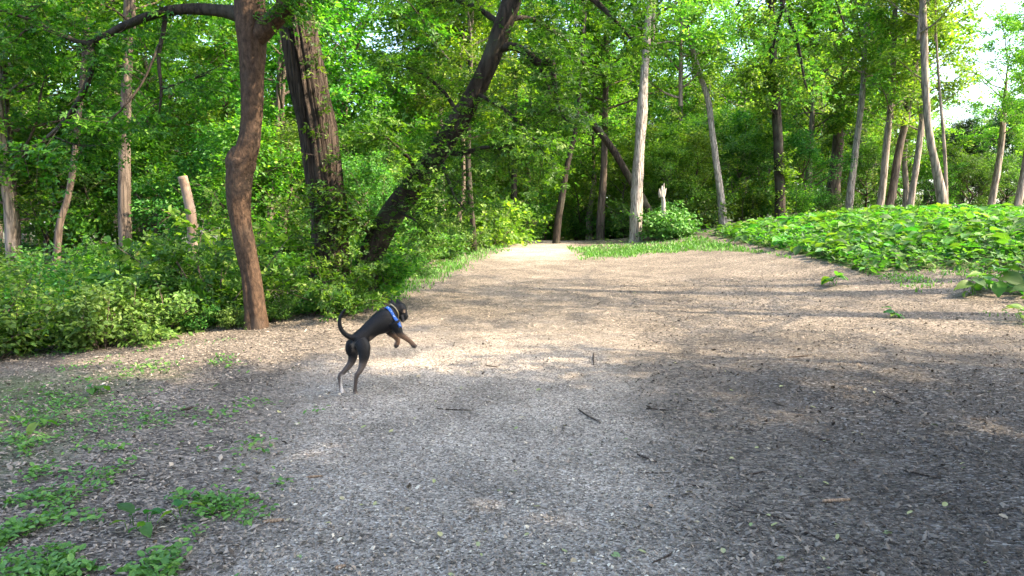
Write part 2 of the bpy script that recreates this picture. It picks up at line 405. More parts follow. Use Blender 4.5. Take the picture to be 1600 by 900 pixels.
# edge of the leafy mound, in plan (bare side -> leafy side)
mound_edge = np.array([hit(*p)[:2] for p in [(1178, 384), (1205, 408), (1285, 440), (1345, 440), (1400, 428), (1500, 424), (1600, 432), (1750, 440)]])
def mound_mask(x, y):
    ye = np.interp(x, mound_edge[:, 0], mound_edge[:, 1], left=99, right=mound_edge[-1, 1])
    return sstep(-.5, .6, y-ye+.9*(fbm(x*.8, y*.8+3)-.45))*sstep(27, 24, y)
gl = np.array([hit(*p)[:2] for p in [(610, 470), (660, 452), (720, 425), (765, 400), (795, 385)]])
gr_ = np.array([hit(*p)[:2] for p in [(905, 406), (960, 403), (1010, 397), (1080, 392), (1150, 394), (1230, 402)]])
def strip_mask(x, y):
    xl = np.interp(y, gl[:, 1], gl[:, 0], left=-99, right=-99)
    a = .7*sstep(.85, .1, np.abs(x-xl+.5)+.5*(vnoise(x*2, y*2)-.5))
    yr = np.interp(x, gr_[:, 0], gr_[:, 1], left=199, right=199)
    b = sstep(-.5, .7, y-yr+1.6*(fbm(x*1.2, y*1.2)-.45))*sstep(26.5, 23, y)*sstep(-.6, .9, x-gr_[0, 0]+1.2*(vnoise(x*1.1+7, y*1.1)-.5))
    return np.maximum(a, b)
build_ground()

# ------------------------------------------------------------------ crowns shared by the background trees
def round_prof(t): return .45+.75*math.sin(math.pi*min(1, .12+.85*t))
def tall_prof(t): return max(.25, 1.05-.75*t)
def dome_prof(t): return max(.2, math.sqrt(max(0, 1-t*t*.9)))
CR = {}
for k, (H, Rd, nl, nt, per, lf, mt, bk, pf) in {
    'broad0': (8.5, 3.3, 24, 9, 90, .155, 'leaf', 'bark_brown', round_prof),
    'broad1': (9.5, 3.0, 26, 9, 85, .150, 'leaf', 'bark_brown', tall_prof),
    'broad2': (7.5, 3.4, 22, 9, 95, .155, 'leaf', 'bark_tan', round_prof),
    'pale0': (8.0, 2.8, 22, 8, 75, .145, 'leaf_pale', 'bark_tan', round_prof),
    'pale1': (9.0, 2.4, 22, 8, 70, .140, 'leaf_pale', 'bark_tan', tall_prof),
    'ever0': (7.5, 2.6, 26, 9, 95, .13, 'leaf_dark', 'bark_black', tall_prof),
    'airy0': (9.0, 3.2, 15, 4, 42, .13, 'leaf_pale', 'bark_tan', round_prof),
    'under0': (4.6, 2.1, 20, 8, 80, .125, 'leaf', 'bark_brown', dome_prof),
    'under2': (4.4, 2.1, 18, 8, 70, .12, 'leaf_pale', 'bark_brown', dome_prof),
    'under1': (4.0, 2.2, 18, 8, 85, .120, 'leaf_shrub', 'bark_brown', round_prof),
}.items():
    CR[k] = crown(k, H, Rd, nl, nt, per, lf, M[mt], M[bk], pf)
def bush(name, H, Rd, ns, nt, per, lf, m, temp=T_DIA):
    acc = Acc(); PS = []; DS = []
    for q in range(ns):
        az = q*2.4+R(-.4, .4); r = R(0, .35)*Rd
        p = [math.cos(az)*r, math.sin(az)*r, -.05]
        ln = limb_line(p, az, R(.75, 1.35), H*R(.6, 1.08), 6, .05, .16, .8)
        acc.add(*tube(ln, np.linspace(.014, .004, 6), 8, 5))
        a, b = sprays(ln, .12, 1.0, nt, Rd*.5, per, acc=acc, r0=.004, spread=.09)
        PS.append(a); DS.append(b)
    PS = np.vstack(PS); DS = np.vstack(DS); PS[:, 2] = np.maximum(PS[:, 2], .04)
    return acc.mesh(name+'_stems', M['bark_brown']), leafset(name+'_leaves', PS, DS, lf, M[m], temp, up=.8, jit=.6)
BU = {'b0': bush('b0', 1.25, .8, 22, 6, 38, .085, 'leaf_shrub'), 'b1': bush('b1', 1.1, .9, 24, 6, 36, .08, 'leaf_shrub'),
      'b2': bush('b2', 1.45, .7, 20, 7, 38, .09, 'leaf'), 'b3': bush('b3', 1.0, .85, 22, 6, 36, .10, 'leaf_weed')}

BU['b4'] = bush('b4', 1.5, .8, 12, 6, 20, .16, 'leaf_near', T_TRI); BU['b5'] = bush('b5', 1.0, .7, 26, 5, 18, .13, 'leaf_shrub', T_OVAL); BU['b6'] = bush('b6', 1.3, 1.0, 13, 6, 24, .12, 'leaf_pale', T_OVAL)
def tree_at(key, x, y, trunk_h, label, group=None, sc=1.0, rz=None, bark='bark_brown', r=.16, name='background_tree', lean=.0):
    z = gz1(x, y); root = thing(name, label, 'tree', (x, y, z), 0, group)
    rz = R(0, 6.28) if rz is None else rz
    a = R(0, 6.28); top = np.array([math.cos(a)*lean*trunk_h, math.sin(a)*lean*trunk_h, trunk_h])
    mid = top*.5+np.array([R(-.15, .15), R(-.15, .15), 0])
    V, Q = tube([[0, 0, -.4], mid*.2, mid, top, top+[0, 0, .6]], [r*1.05, r, r*.85, r*.68, r*.5], 18, 9, .12, 3, 1.0, flare=.5, seed=R(0, 50))
    ac = Acc(); ac.add(V, Q); obj('trunk', ac.mesh('trunk', M[bark]), root)
    lm, lv = CR[key]
    c = obj('crown', lv, root, tuple(top), rz, sc); l = obj('limbs', lm, root, tuple(top), rz, sc); l['kind'] = 'stuff'
    return root

# ------------------------------------------------------------------ trees whose trunks show, traced once in depth and built in the round
def trunk_tree(name, label, pts, d, bark, crown_key=None, csc=1.0, cz=0.0, seg=14, n=40, rough=.16, fk=3.2, fm=1.0, flare=.5, group=None, dy=None, on_ground=True, cat='tree', topcap=False, extra=None):
    """pts: (px, py, width px) from the foot up at depth d; dy: depth offsets"""
    dd = [d+(dy[q] if dy else 0) for q in range(len(pts))]
    X = np.array([P(p[0], p[1], e) for p, e in zip(pts, dd)]); rad = np.array([.84*p[2]*e/F/2 for p, e in zip(pts, dd)])
    if on_ground: X[0, 2] = gz1(X[0, 0], X[0, 1])
    base = X[0].copy()
    tdir = X[0]-X[1]; tdir /= np.linalg.norm(tdir)
    X = np.vstack([X[0]+np.array([tdir[0]*.2, tdir[1]*.2, -.35]), X]); rad = np.concatenate([[rad[0]*1.05], rad])
    if crown_key:
        e = X[-1]-X[-2]; e /= np.linalg.norm(e); X = np.vstack([X, X[-1]+e*.9, X[-1]+e*2.2]); rad = np.concatenate([rad, [rad[-1]*.7, rad[-1]*.15]])
    root = thing(name, label, cat, tuple(base), 0, group)
    V, Q = tube(X-base, rad, n, seg, rough, fk, fm, flare=flare, seed=R(0, 60))
    a = Acc(); a.add(V, Q)
    if topcap:
        V2, T2 = cap(V, seg); me = mesh_np('trunk', V2, [Q, T2], None, True, M[bark])
    else: me = a.mesh('trunk', M[bark])
    obj('trunk', me, root)
    if crown_key:
        lm, lv = CR[crown_key]; top = X[-3]-base+np.array([0, 0, cz]); rz = R(0, 6.28)
        obj('crown', lv, root, tuple(top), rz, csc); stuff_obj('limbs', lm, root, tuple(top), rz, csc)
    return root, base, X
def stuff_obj(*a): o = obj(*a); o['kind'] = 'stuff'; return o
def stuff(o): o['kind'] = 'stuff'; return o
def add_branch(root, base, pts3, rad, bark, name='branch', n=18, seg=8):
    a = Acc(); a.add(*tube(np.asarray(pts3)-base, rad, n, seg, .12, 3, 2)); return obj(name, a.mesh(name, M[bark]), root)

# --- reddish maple by the path
dm = float(hit(405, 512)[1])
mp_pts = [(401, 514, 42), (398, 480, 38), (393, 435, 34), (384, 390, 36), (376, 345, 37), (372, 300, 44), (376, 262, 48), (388, 228, 40), (393, 195, 37), (395, 150, 39), (394, 100, 43), (392, 55, 49), (391, 15, 52), (385, -40, 46), (375, -130, 38), (372, -260, 26)]
maple, mb, mX = trunk_tree('maple_tree', 'smooth reddish brown crooked maple with a burl and long bare left limb', mp_pts, dm, 'bark_maple', None, seg=40, n=110, rough=.17, fk=4.0, fm=1.6, flare=.95)
def blob(c, r, seed, amp=.25):
    import bmesh
    bm = bmesh.new(); bmesh.ops.create_icosphere(bm, subdivisions=3, radius=1.0)
    for v in bm.verts:
        n = v.co.normalized(); k = 1+amp*(float(vnoise(n.x*2+seed, n.y*2, n.z*2))-.5)*2
        v.co = Vector((n.x*r[0]*k+c[0], n.y*r[1]*k+c[1], n.z*r[2]*k+c[2]))
    me = bpy.data.meshes.new('burl'); bm.to_mesh(me); bm.free()
    for p in me.polygons: p.use_smooth = True
    return me
me = blob(P(375, 256, dm)-mb, (.20, .19, .24), 3.0, .16); me.materials.append(M['bark_maple']); obj('burl', me, maple)
mlimbs = [
    ([(388, 25, 0, 26), (350, 18, .1, 20), (300, 14, .2, 17), (250, 20, .3, 15), (200, 38, .4, 13), (168, 55, .5, 12), (142, 70, .5, 11), (146, 95, .5, 9.5), (130, 145, .6, 8.5), (100, 190, .6, 7), (65, 222, .5, 5), (35, 245, .4, 3)]),
    ([(145, 70, .5, 9), (112, 62, .5, 7), (70, 42, .6, 6), (30, 25, .7, 5), (-30, 12, .8, 3.5), (-90, 20, .9, 2)]),
    ([(258, 20, .3, 8), (256, 45, .3, 7), (248, 90, .2, 5.5), (252, 140, .2, 4.5), (249, 175, .2, 2.5)]),
    ([(252, 140, .2, 4), (285, 128, .1, 3), (320, 118, 0, 2)]),
    ([(248, 70, .2, 4), (225, 125, 0, 3.2), (195, 165, -.2, 2.6), (165, 195, -.3, 1.6)]),
    ([(55, 40, .5, 4), (40, 48, .5, 3.2), (28, 56, .5, 1.8)]),
    ([(98, 190, .6, 4), (130, 196, .5, 3), (160, 205, .5, 1.6)]),
    ([(80, 210, .6, 3.5), (105, 222, .5, 2.6), (135, 230, .5, 1.5)]),
    ([(396, 62, 0, 34), (420, 38, -.1, 32), (446, 12, -.2, 28), (485, -40, -.4, 22), (540, -110, -.6, 15), (600, -190, -.8, 9)]),
    ([(385, -40, 0, 24), (330, -100, .8, 18), (270, -160, 1.8, 12), (200, -210, 2.6, 7)]),
    ([(372, -240, 0, 18), (360, -330, -.8, 13), (330, -430, -1.8, 8)]),
    ([(374, -200, 0, 18), (430, -300, 1.0, 13), (500, -390, 2.0, 8)]),
]
PS = []; DS = []; tw = Acc()
for li, pl in enumerate(mlimbs):
    X = np.array([P(p[0], p[1], dm+p[2]) for p in pl]); rd = [p[3]*dm/F/2 for p in pl]
    add_branch(maple, mb, X, rd, 'bark_black' if li < 8 else 'bark_maple', n=6*len(pl))
    ln = catmull(X, 24)-mb
    big = li in (0, 1, 8, 9, 10, 11)
    a, b = sprays(ln, .12 if big else .25, 1.0, {0: 34, 1: 22, 8: 30, 9: 30, 10: 24, 11: 24}.get(li, 9), (.85 if li > 7 else .8), 38, flat=.45, acc=tw, r0=.006, spread=.11)
    if li < 8: a = a+np.array([0, .32, .05])*(.4+rng.uniform(0, 1, (len(a), 1)))
    PS.append(a); DS.append(b)
# overhead boughs that hang into the top of the picture
for (px, py, dz, az, el, L_, k) in [(470, -60, -.6, -.7, -.25, 1.7, 14), (520, -90, -.8, -.2, -.35, 1.6, 14), (560, -120, -.5, .5, -.3, 1.6, 12), (330, -90, .3, 3.6, -.1, 1.8, 12), (200, -60, 1.0, 3.3, -.3, 1.8, 14), (90, -60, .8, 3.0, -.3, 1.6, 12), (300, -100, 1.8, 1.9, -.15, 2.0, 12), (150, -150, 1.6, 2.6, -.15, 2.4, 14), (0, -60, .5, 3.2, -.35, 1.6, 12)]:
    p0 = P(px, py, dm+dz); ln = limb_line(p0-mb, az, el, L_, 7, .0, .14, .5)
    tw.add(*tube(ln, np.linspace(.02, .004, 7), 10, 5))
    a, b = sprays(ln, .05, 1, k, .6, 34, flat=.45, acc=tw, r0=.005, spread=.10); PS.append(a); DS.append(b)
PS = np.vstack(PS); DS = np.vstack(DS)
stuff_obj('twigs', tw.mesh('twigs', M['bark_black']), maple)
obj('crown', leafset('crown', PS, DS, .125, M['leaf_near'], T_TRI, up=1.0, jit=.5), maple)

# --- big furrowed trunk and the leaning trunk beside it
db = float(hit(515, 482)[1])
bp = [(514, 482, 72), (516, 420, 60), (516, 350, 62), (508, 290, 66), (498, 220, 68), (486, 150, 64), (474, 80, 60), (464, 20, 58), (452, -60, 56), (436, -180, 50), (420, -330, 42), (410, -520, 30)]
big, bb, bX = trunk_tree('cottonwood_tree', 'thick dark trunk with deeply furrowed bark beside the path', bp, db, 'bark_dark', 'broad1', 1.15, -1.5, seg=96, n=200, rough=.30, fk=9.0, fm=.6, flare=.45)
dl = db+.35
lp = [(566, 470, 52), (572, 425, 46), (590, 375, 44), (620, 325, 42), (652, 285, 40), (686, 238, 38), (716, 190, 36), (742, 145, 33), (768, 90, 31), (784, 45, 33), (800, 0, 33), (822, -60, 26), (850, -150, 20), (880, -260, 13)]
lean, lb, lX = trunk_tree('leaning_tree', 'dark leafy trunk leaning over the path from beside the furrowed trunk', lp, dl, 'bark_black', None, seg=36, n=110, rough=.22, fk=3.2, fm=1.3, flare=.35)
llimbs = [
    ([(770, 78, 0, 15), (800, 72, -.1, 13), (822, 82, -.2, 12), (842, 98, -.2, 12), (862, 98, -.2, 10), (866, 125, -.3, 8), (872, 165, -.3, 5), (885, 190, -.4, 3)], 26),
    ([(842, 98, -.2, 6), (858, 140, -.4, 4), (862, 175, -.5, 2)], 12),
    ([(800, 0, 0, 18), (850, -30, -.4, 14), (900, -20, -.8, 10), (950, 20, -1.0, 7), (985, 60, -1.2, 3)], 26),
    ([(690, 235, 0, 9), (720, 240, -.4, 7), (760, 230, -.7, 5), (800, 238, -.9, 3)], 22),
    ([(742, 145, 0, 8), (780, 165, -.5, 6), (820, 200, -.9, 4), (850, 240, -1.1, 2)], 26),
    ([(655, 282, 0, 8), (640, 250, -.5, 6), (610, 220, -.9, 4), (590, 205, -1.1, 2)], 18),
    ([(720, 185, 0, 8), (690, 140, .4, 6), (650, 110, .7, 4), (610, 100, 1.0, 2)], 22),
    ([(784, 40, 0, 10), (740, 10, .4, 8), (690, 0, .8, 5), (640, 25, 1.0, 3)], 24),
    ([(790, 30, 0, 10), (830, 30, .6, 8), (880, 60, 1.0, 5), (920, 110, 1.3, 3)], 26),
    ([(822, -60, 0, 12), (780, -110, .6, 9), (720, -130, 1.2, 6), (650, -120, 1.6, 3)], 24),
    ([(850, -150, 0, 10), (910, -190, -.5, 8), (980, -180, -.9, 5), (1040, -140, -1.1, 3)], 24),
    ([(620, 325, 0, 6), (632, 335, -.3, 5), (645, 342, -.5, 3), (655, 350, -.6, 2)], 8),
    ([(590, 375, 0, 6), (560, 350, -.5, 5), (540, 330, -.8, 3), (520, 322, -.9, 2)], 12),
    ([(686, 238, 0, 7), (700, 280, -.4, 5), (712, 310, -.7, 3), (730, 330, -.9, 2)], 12),
]
PS = []; DS = []; tw = Acc()
for pl, k in llimbs:
    X = np.array([P(p[0], p[1], dl+p[2]) for p in pl]); rd = [p[3]*dl/F/2 for p in pl]
    add_branch(lean, lb, X, rd, 'bark_black', n=6*len(pl))
    a, b = sprays(catmull(X, 20)-lb, .15, 1.0, k, .75, 40, flat=.5, acc=tw, r0=.006, spread=.13); PS.append(a); DS.append(b)
a, b = sprays(lX[2:9]-lb, .0, 1.0, 44, .55, 26, flat=.6, acc=tw, r0=.006, spread=.12); PS.append(a); DS.append(b)
PS = np.vstack(PS); DS = np.vstack(DS)
stuff_obj('twigs', tw.mesh('twigs', M['bark_black']), lean)
obj('crown', leafset('crown', PS, DS, .125, M['leaf_near'], T_TRI, up=1.0, jit=.5), lean)
# leafy shoots on the furrowed trunk
tw = Acc(); a, b = sprays(bX[1:5]-bb+np.array([.15, -.3, 0]), .05, .9, 30, .5, 26, flat=.8, acc=tw, r0=.005, spread=.12)
a2, b2 = sprays(bX[4:9]-bb+np.array([.2, -.35, 0]), .05, .95, 12, .4, 16, flat=.8, acc=tw, r0=.004, spread=.08)
stuff_obj('shoot_stems', tw.mesh('shoot_stems', M['bark_brown']), big)
obj('shoots', leafset('shoots', np.vstack([a, a2]), np.vstack([b, b2]), .12, M['leaf_near'], T_TRI, up=.7, jit=.6), big)

# --- the others, foot to top
TT = [
 ('slender_tree', 'grey brown straight trunk rising behind the left undergrowth', [(196, 392, 24), (195, 330, 21), (195, 250, 20), (197, 170, 18), (199, 110, 17), (200, 20, 15), (202, -80, 13)], 17.5, 'bark_brown', 'broad0', 1.0, -2.0),
 ('leaning_sapling', 'thin brown trunk slanting left over the dark undergrowth', [(84, 398, 14), (92, 360, 12), (104, 315, 11), (113, 270, 11), (118, 230, 10), (126, 150, 9), (134, 60, 8)], 18.5, 'bark_brown', 'under0', 1.1, -.5),
 ('slender_tree', 'brown trunk with a sunlit patch at the far left of the wood', [(18, 372, 20), (14, 330, 18), (8, 280, 17), (0, 200, 16), (-8, 90, 14)], 19.5, 'bark_tan', 'broad2', 1.0, -2.5),
 ('slender_tree', 'slim trunk in the gap between the maple and the furrowed trunk', [(412, 380, 14), (424, 320, 13), (432, 260, 12), (436, 150, 11), (440, 40, 9)], 20.0, 'bark_brown', 'broad0', .9, -3.5),
 ('twin_trunk_tree', 'tan trunk of the close pair behind the leaning tree', [(680, 374, 14), (680, 330, 12), (681, 280, 11), (682, 200, 10), (682, 100, 9)], 27.0, 'bark_tan', 'broad0', 1.0, -1.5),
 ('twin_trunk_tree', 'sunlit orange tan trunk of the close pair behind the leaning tree', [(692, 374, 11), (692, 330, 10), (690, 270, 9), (689, 200, 8), (688, 100, 7)], 26.6, 'bark_tan', 'pale0', .9, -.5),
 ('slender_tree', 'slim dark trunk with a bend, left of a leafy path side bush', [(716, 382, 11), (717, 345, 10), (722, 310, 9), (724, 270, 8), (722, 180, 7)], 24.0, 'bark_brown', 'broad1', .8, -1.0),
 ('slender_tree', 'slim dark straight trunk rising out of the path side bushes', [(741, 384, 11), (738, 345, 10), (734, 300, 10), (732, 250, 9), (733, 160, 8)], 23.0, 'bark_black', 'broad2', .8, -.5),
 ('slender_tree', 'dark upright trunk behind the bright bush at the path bend', [(803, 378, 11), (802, 340, 11), (803, 300, 11), (804, 240, 10), (805, 140, 9)], 29.0, 'bark_black', 'broad0', .9, -.5),
 ('slender_tree', 'brown trunk with peeling bark deep in the wood beyond the path bend', [(826, 374, 11), (825, 330, 11), (825, 290, 10), (827, 200, 9)], 33.0, 'bark_tan', 'broad1', .9, -.5),
 ('slanting_tree', 'dark trunk with sunlit right side standing in the path', [(869, 377, 14), (872, 345, 13), (878, 310, 13), (884, 270, 11), (892, 235, 9), (899, 205, 8), (906, 140, 7), (912, 60, 6)], 27.0, 'bark_black', 'broad2', .8, .2),
 ('slender_tree', 'brown straight trunk between the slanting trunk and the grey shaggy tree', [(938, 368, 15), (939, 330, 14), (942, 290, 13), (944, 250, 12), (946, 150, 11), (948, 20, 9)], 30.0, 'bark_brown', 'broad1', 1.1, -4.5),
 ('shaggy_tree', 'tall pale grey trunk with shaggy peeling bark beside the path', [(992, 372, 24), (994, 335, 23), (996, 290, 22), (999, 240, 20), (1003, 180, 19), (1007, 110, 15), (1012, 40, 13), (1017, -20, 12), (1022, -120, 10)], 26.5, 'bark_grey', 'pale0', 1.1, -4.5),
 ('bent_tree', 'grey trunk bending left at its top, right of the pale bush', [(1131, 354, 15), (1127, 310, 13), (1120, 260, 12), (1113, 210, 11), (1107, 160, 10), (1095, 120, 9), (1080, 70, 8), (1066, 20, 7)], 27.5, 'bark_grey', 'pale1', 1.1, -3.5),
 ('ivy_tree', 'black trunk clothed in dense green leaves from top to foot', [(1219, 345, 19), (1219, 300, 18), (1217, 250, 17), (1214, 190, 16), (1210, 120, 14), (1206, 40, 12), (1202, -60, 10)], 27.0, 'bark_black', 'broad1', .9, .5),
 ('slender_tree', 'tan trunk beside the leaf clothed black trunk', [(1266, 350, 13), (1265, 310, 12), (1264, 270, 11), (1268, 200, 9)], 33.0, 'bark_tan', 'broad0', .9, -1.2),
 ('stout_tree', 'short stout dark trunk behind the leafy mound', [(1300, 346, 28), (1302, 315, 25), (1303, 285, 23), (1308, 240, 20), (1312, 180, 16)], 34.0, 'bark_brown', 'broad2', 1.1, -.8),
 ('slender_tree', 'grey trunk curving right out of the mound beside the stout trunk', [(1326, 347, 13), (1329, 300, 12), (1336, 240, 11), (1345, 170, 10), (1350, 115, 8), (1352, 60, 7)], 30.0, 'bark_grey', 'pale0', 1.0, -2.5),
 ('forked_tree', 'slim brown trunk of the slanting clump on the mound', [(1372, 346, 13), (1378, 300, 12), (1384, 240, 11), (1390, 180, 10), (1395, 110, 9), (1398, 50, 8)], 29.0, 'bark_tan', 'pale1', 1.0, -3.5),
 ('forked_tree', 'thickest trunk of the slanting clump, leaning right on the mound', [(1386, 346, 15), (1394, 300, 14), (1404, 240, 13), (1417, 180, 12), (1428, 110, 11), (1434, 50, 10), (1438, -20, 9)], 29.4, 'bark_brown', 'pale0', 1.0, -3.5),
 ('slender_tree', 'slim trunk between the slanting clump and the tall forked trunk', [(1420, 346, 13), (1427, 290, 11), (1436, 230, 10), (1442, 170, 9), (1446, 90, 8)], 27.5, 'bark_tan', 'pale1', .95, -3.0),
 ('forked_tree', 'tall grey brown forked trunk under the white sky gap', [(1474, 334, 18), (1470, 300, 17), (1462, 260, 14), (1452, 210, 12), (1447, 150, 12), (1444, 70, 12), (1442, 0, 11), (1440, -80, 9)], 26.0, 'bark_tan', 'pale1', .9, -3.2),
 ('slender_tree', 'thin wand like trunk right of the tall forked trunk', [(1479, 334, 7), (1478, 280, 6), (1474, 210, 5.5), (1468, 140, 4.5), (1464, 80, 3.5), (1462, 30, 2)], 26.5, 'bark_tan', 'pale1', .28, -.8),
 ('slender_tree', 'grey trunk slanting right at the edge of the mound', [(1546, 332, 12), (1556, 280, 11), (1564, 230, 10), (1568, 180, 9)], 31.0, 'bark_tan', 'pale0', .7, -1.2),
 ('slender_tree', 'brown trunk slanting right above the burdock at the wood edge', [(1588, 330, 13), (1598, 280, 12), (1608, 220, 11), (1618, 160, 9)], 29.0, 'bark_tan', 'pale1', .75, -1.4),
]
roots = {}
for (nm, lab, pts, d, bk, ck, cs, cz) in TT:
    roots[lab] = trunk_tree(nm, lab, pts, d, bk, ck, cs, cz, seg=18, n=50, rough=.26 if bk == 'bark_grey' else .18, fk=3.0, fm=1.2)
SHORT = ['straight grey brown trunk', 'thin slanting sapling', 'sunlit patched trunk', 'slim trunk by the maple', 'close tan pair', 'close tan pair', 'slim bent trunk', 'slim straight dark trunk', 'dark trunk at the path bend', 'peeling brown trunk', 'slanting trunk in the path', 'brown straight trunk', 'shaggy grey tree', 'bent grey trunk', 'leaf clothed black trunk', 'tan trunk', 'stout dark trunk', 'grey curving trunk', 'slanting clump', 'slanting clump', 'slim trunk by the clump', 'tall forked trunk', 'thin wand trunk', 'grey slanting trunk', 'brown slanting trunk']
LMK = [(SHORT[q], *roots[t[1]][1][:2]) for q, t in enumerate(TT)]
LMK += [('maple', *mb[:2]), ('furrowed trunk', *bb[:2]), ('leaning tree', *lb[:2]), ('pale sawn off trunk', *P(303, 395, 14.5)[:2]), ('splintered white stump', *P(1037, 366, 26)[:2])]
def near(x, y, what):
    n, a, b = min(LMK, key=lambda t: (t[1]-x)**2+(t[2]-y)**2)
    d = math.hypot(a-x, b-y)
    rel = 'far behind' if y-b > 12 else 'behind' if y-b > 2.2 else 'in front of' if b-y > 2.2 else 'beside'
    return '%s %s the %s' % (what, rel, n)
# leaves that clothe the black trunk
rt, rb, rX = roots['black trunk clothed in dense green leaves from top to foot']
tw = Acc(); PS = []; DS = []
for q in range(46):
    t = R(.42, 1.0)*(len(rX)-1.01); i = int(t); p = rX[i]*(1-(t-i))+rX[i+1]*(t-i)-rb
    ln = limb_line(p, R(0, 6.28), R(.0, .5), R(.8, 2.0), 6, .1, .15, .6)
    tw.add(*tube(ln, np.linspace(.02, .005, 6), 8, 4))
    a, b = sprays(ln, .1, 1, 8, .7, 46, acc=None, spread=.14); PS.append(a); DS.append(b)
a, b = sprays(rX[1:4]-rb, 0, 1, 26, .5, 40, spread=.12); PS.append(a); DS.append(b)
stuff_obj('shoot_stems', tw.mesh('shoot_stems', M['bark_black']), rt)
obj('shoots', leafset('shoots', np.vstack(PS), np.vstack(DS), .14, M['leaf']), rt)
# snags
trunk_tree('tree_stump', 'pale bare sawn off trunk standing in the left undergrowth', [(303, 395, 18), (300, 350, 18), (294, 312, 17), (285, 276, 17)], 14.5, 'wood_pale', seg=20, n=30, rough=.05, flare=.1, topcap=True, cat='stump')
sn, sb_, sX = trunk_tree('dead_snag', 'small splintered whitish dead stump above the pale bush', [(1037, 366, 9), (1037, 335, 8), (1036, 312, 8), (1034, 302, 6)], 26.0, 'dead_white', seg=10, n=20, rough=.3, flare=.1, cat='stump')
for (dx, h, w_) in ((-3.5, 8, .05), (0, 13, .06), (2.5, 17, .045), (5, 9, .04)):
    add_branch(sn, sb_, [P(1034+dx*.4, 308, 26), P(1034+dx*.8, 302, 26), P(1034.5+dx*1.25, 303-h, 26)], [w_*1.6, w_*1.3, .012], 'dead_white', 'splinter', 8, 6)
trunk_tree('dead_tree', 'dead blackish trunk leaning left behind the shaggy grey tree', [(1024, 352, 13), (1012, 326, 14), (990, 288, 14), (965, 246, 13), (945, 216, 13), (928, 196, 12), (905, 168, 8)], 27.6, 'bark_black', seg=12, n=40, rough=.25, on_ground=False, cat='dead tree')

# ------------------------------------------------------------------ background wood
BG = []
def ok(x, y, dmin):
    return all((x-a)**2+(y-b)**2 > dmin*dmin for a, b in BG)
tries = 0; keys = ['broad0', 'broad1', 'broad2', 'broad0', 'broad1', 'pale0']
labs = {'broad': 'dense green broadleaf tree', 'pale': 'light green airy tree', 'ever': 'dark evergreen tree behind the trunks on the mound'}
while len(BG) < 96 and tries < 6000:
    tries += 1
    u = R(-.9, .76); d = 17+R(0, 1)**.8*48; x = u*d; px = 800+u*F
    if d < 32 and 560 < px < 1140: continue
    if d < 40 and 780 < px < 920: continue
    if px > 1000 and d < 31: continue
    if 930 < px < 1340 and d < 44: continue
    if px < 560 and d < 20: continue
    if not ok(x, d, (2.6+d*.03)*(1.3 if px > 1120 else 1)): continue
    BG.append((x, d))
    k = keys[int(R(0, 6))]; sc_ = R(.85, 1.15); th = R(1.6, 3.4)
    if px > 1150: k = ['pale0', 'pale1', 'pale0', 'broad2'][int(R(0, 4))]
    if px > 1420 and d < 60: sc_ *= .62 if d < 42 else .7; th = R(.8, 1.8)
    lab = labs['pale' if k[:4] == 'pale' else 'broad']
    tree_at(k, x, d, th, near(x, d, lab), 'trees crowded in the wood behind', sc_, bark='bark_brown' if k[:4] == 'broad' else 'bark_tan', r=R(.13, .24), lean=R(0, .1))
far_l = 'tall tree at the back of the wood closing the view'
for q in range(26):
    px = -60+q*60+R(-15, 15); d = R(64, 76)
    big_ = 1.5 if px < 1380 else .75
    tree_at(['broad0', 'broad1', 'broad2'][q % 3], (px-800)/F*d, d, R(.6, 1.6), far_l, 'trees at the back of the wood', big_*R(.9, 1.15), r=.25, name='far_tree')
for q, (px, d) in enumerate([(960, 52), (1010, 50), (1060, 48), (1110, 52), (1160, 48), (1210, 55), (1260, 50), (1310, 56), (1360, 52), (900, 56), (840, 58)]):
    x = (px-800)/F*d; k = ['pale0', 'broad1', 'pale1', 'broad0'][q % 4]
    tree_at(k, x, d, R(2, 3.4), near(x, d, 'tall leafy tree'), 'trees crowded in the wood behind', R(1.3, 1.55), r=.22, name='background_tree')
for (px, d) in [(1330, 40), (1470, 42), (1500, 38), (1535, 40), (1570, 37), (1600, 42), (1640, 39)]:
    tree_at('ever0', (px-800)/F*d, d, .5, labs['ever'], 'dark evergreens behind the mound', R(.62, .78), bark='bark_black', r=.15)
# understorey saplings
us = 'leafy understorey sapling in front of the tall trees'
for (px, d, sc_) in [(20, 24, 1), (70, 21, .9), (150, 22, 1), (240, 21, .9), (330, 20, .9), (380, 17, .8), (450, 18, .8), (470, 24, 1.1), (560, 22, .9), (600, 25, 1.0), (640, 30, 1.0), (700, 33, 1.0), (760, 35, 1.1), (830, 40, 1.3), (880, 42, 1.3), (920, 36, 1.1), (960, 34, 1.0), (1010, 33, 1.1), (1060, 31, 1.0), (1100, 33, 1.1), (1160, 33, 1.0), (1190, 31, .8), (1250, 31, .75), (1290, 38, .9), (1350, 36, .8), (1410, 37, .8), (1450, 34, .6), (1510, 34, .6), (1560, 35, .6), (570, 17, .55), (650, 20, .6), (800, 33, .8), (850, 35, .8), (900, 33, .75), (975, 31, .8), (1040, 29.5, .8), (1085, 30, .85), (1150, 31, .7), (730, 29, .8)]:
    tree_at('under2' if 600 < px < 1130 else 'under0' if R(0, 1) < .5 else 'under1', (px-800)/F*d, d, .25, near((px-800)/F*d, d, 'bushy leafy sapling'), 'understorey saplings', sc_, r=.06, name='sapling')  # paler leaves on mid-view saplings: missing sunlight put into the leaf colour

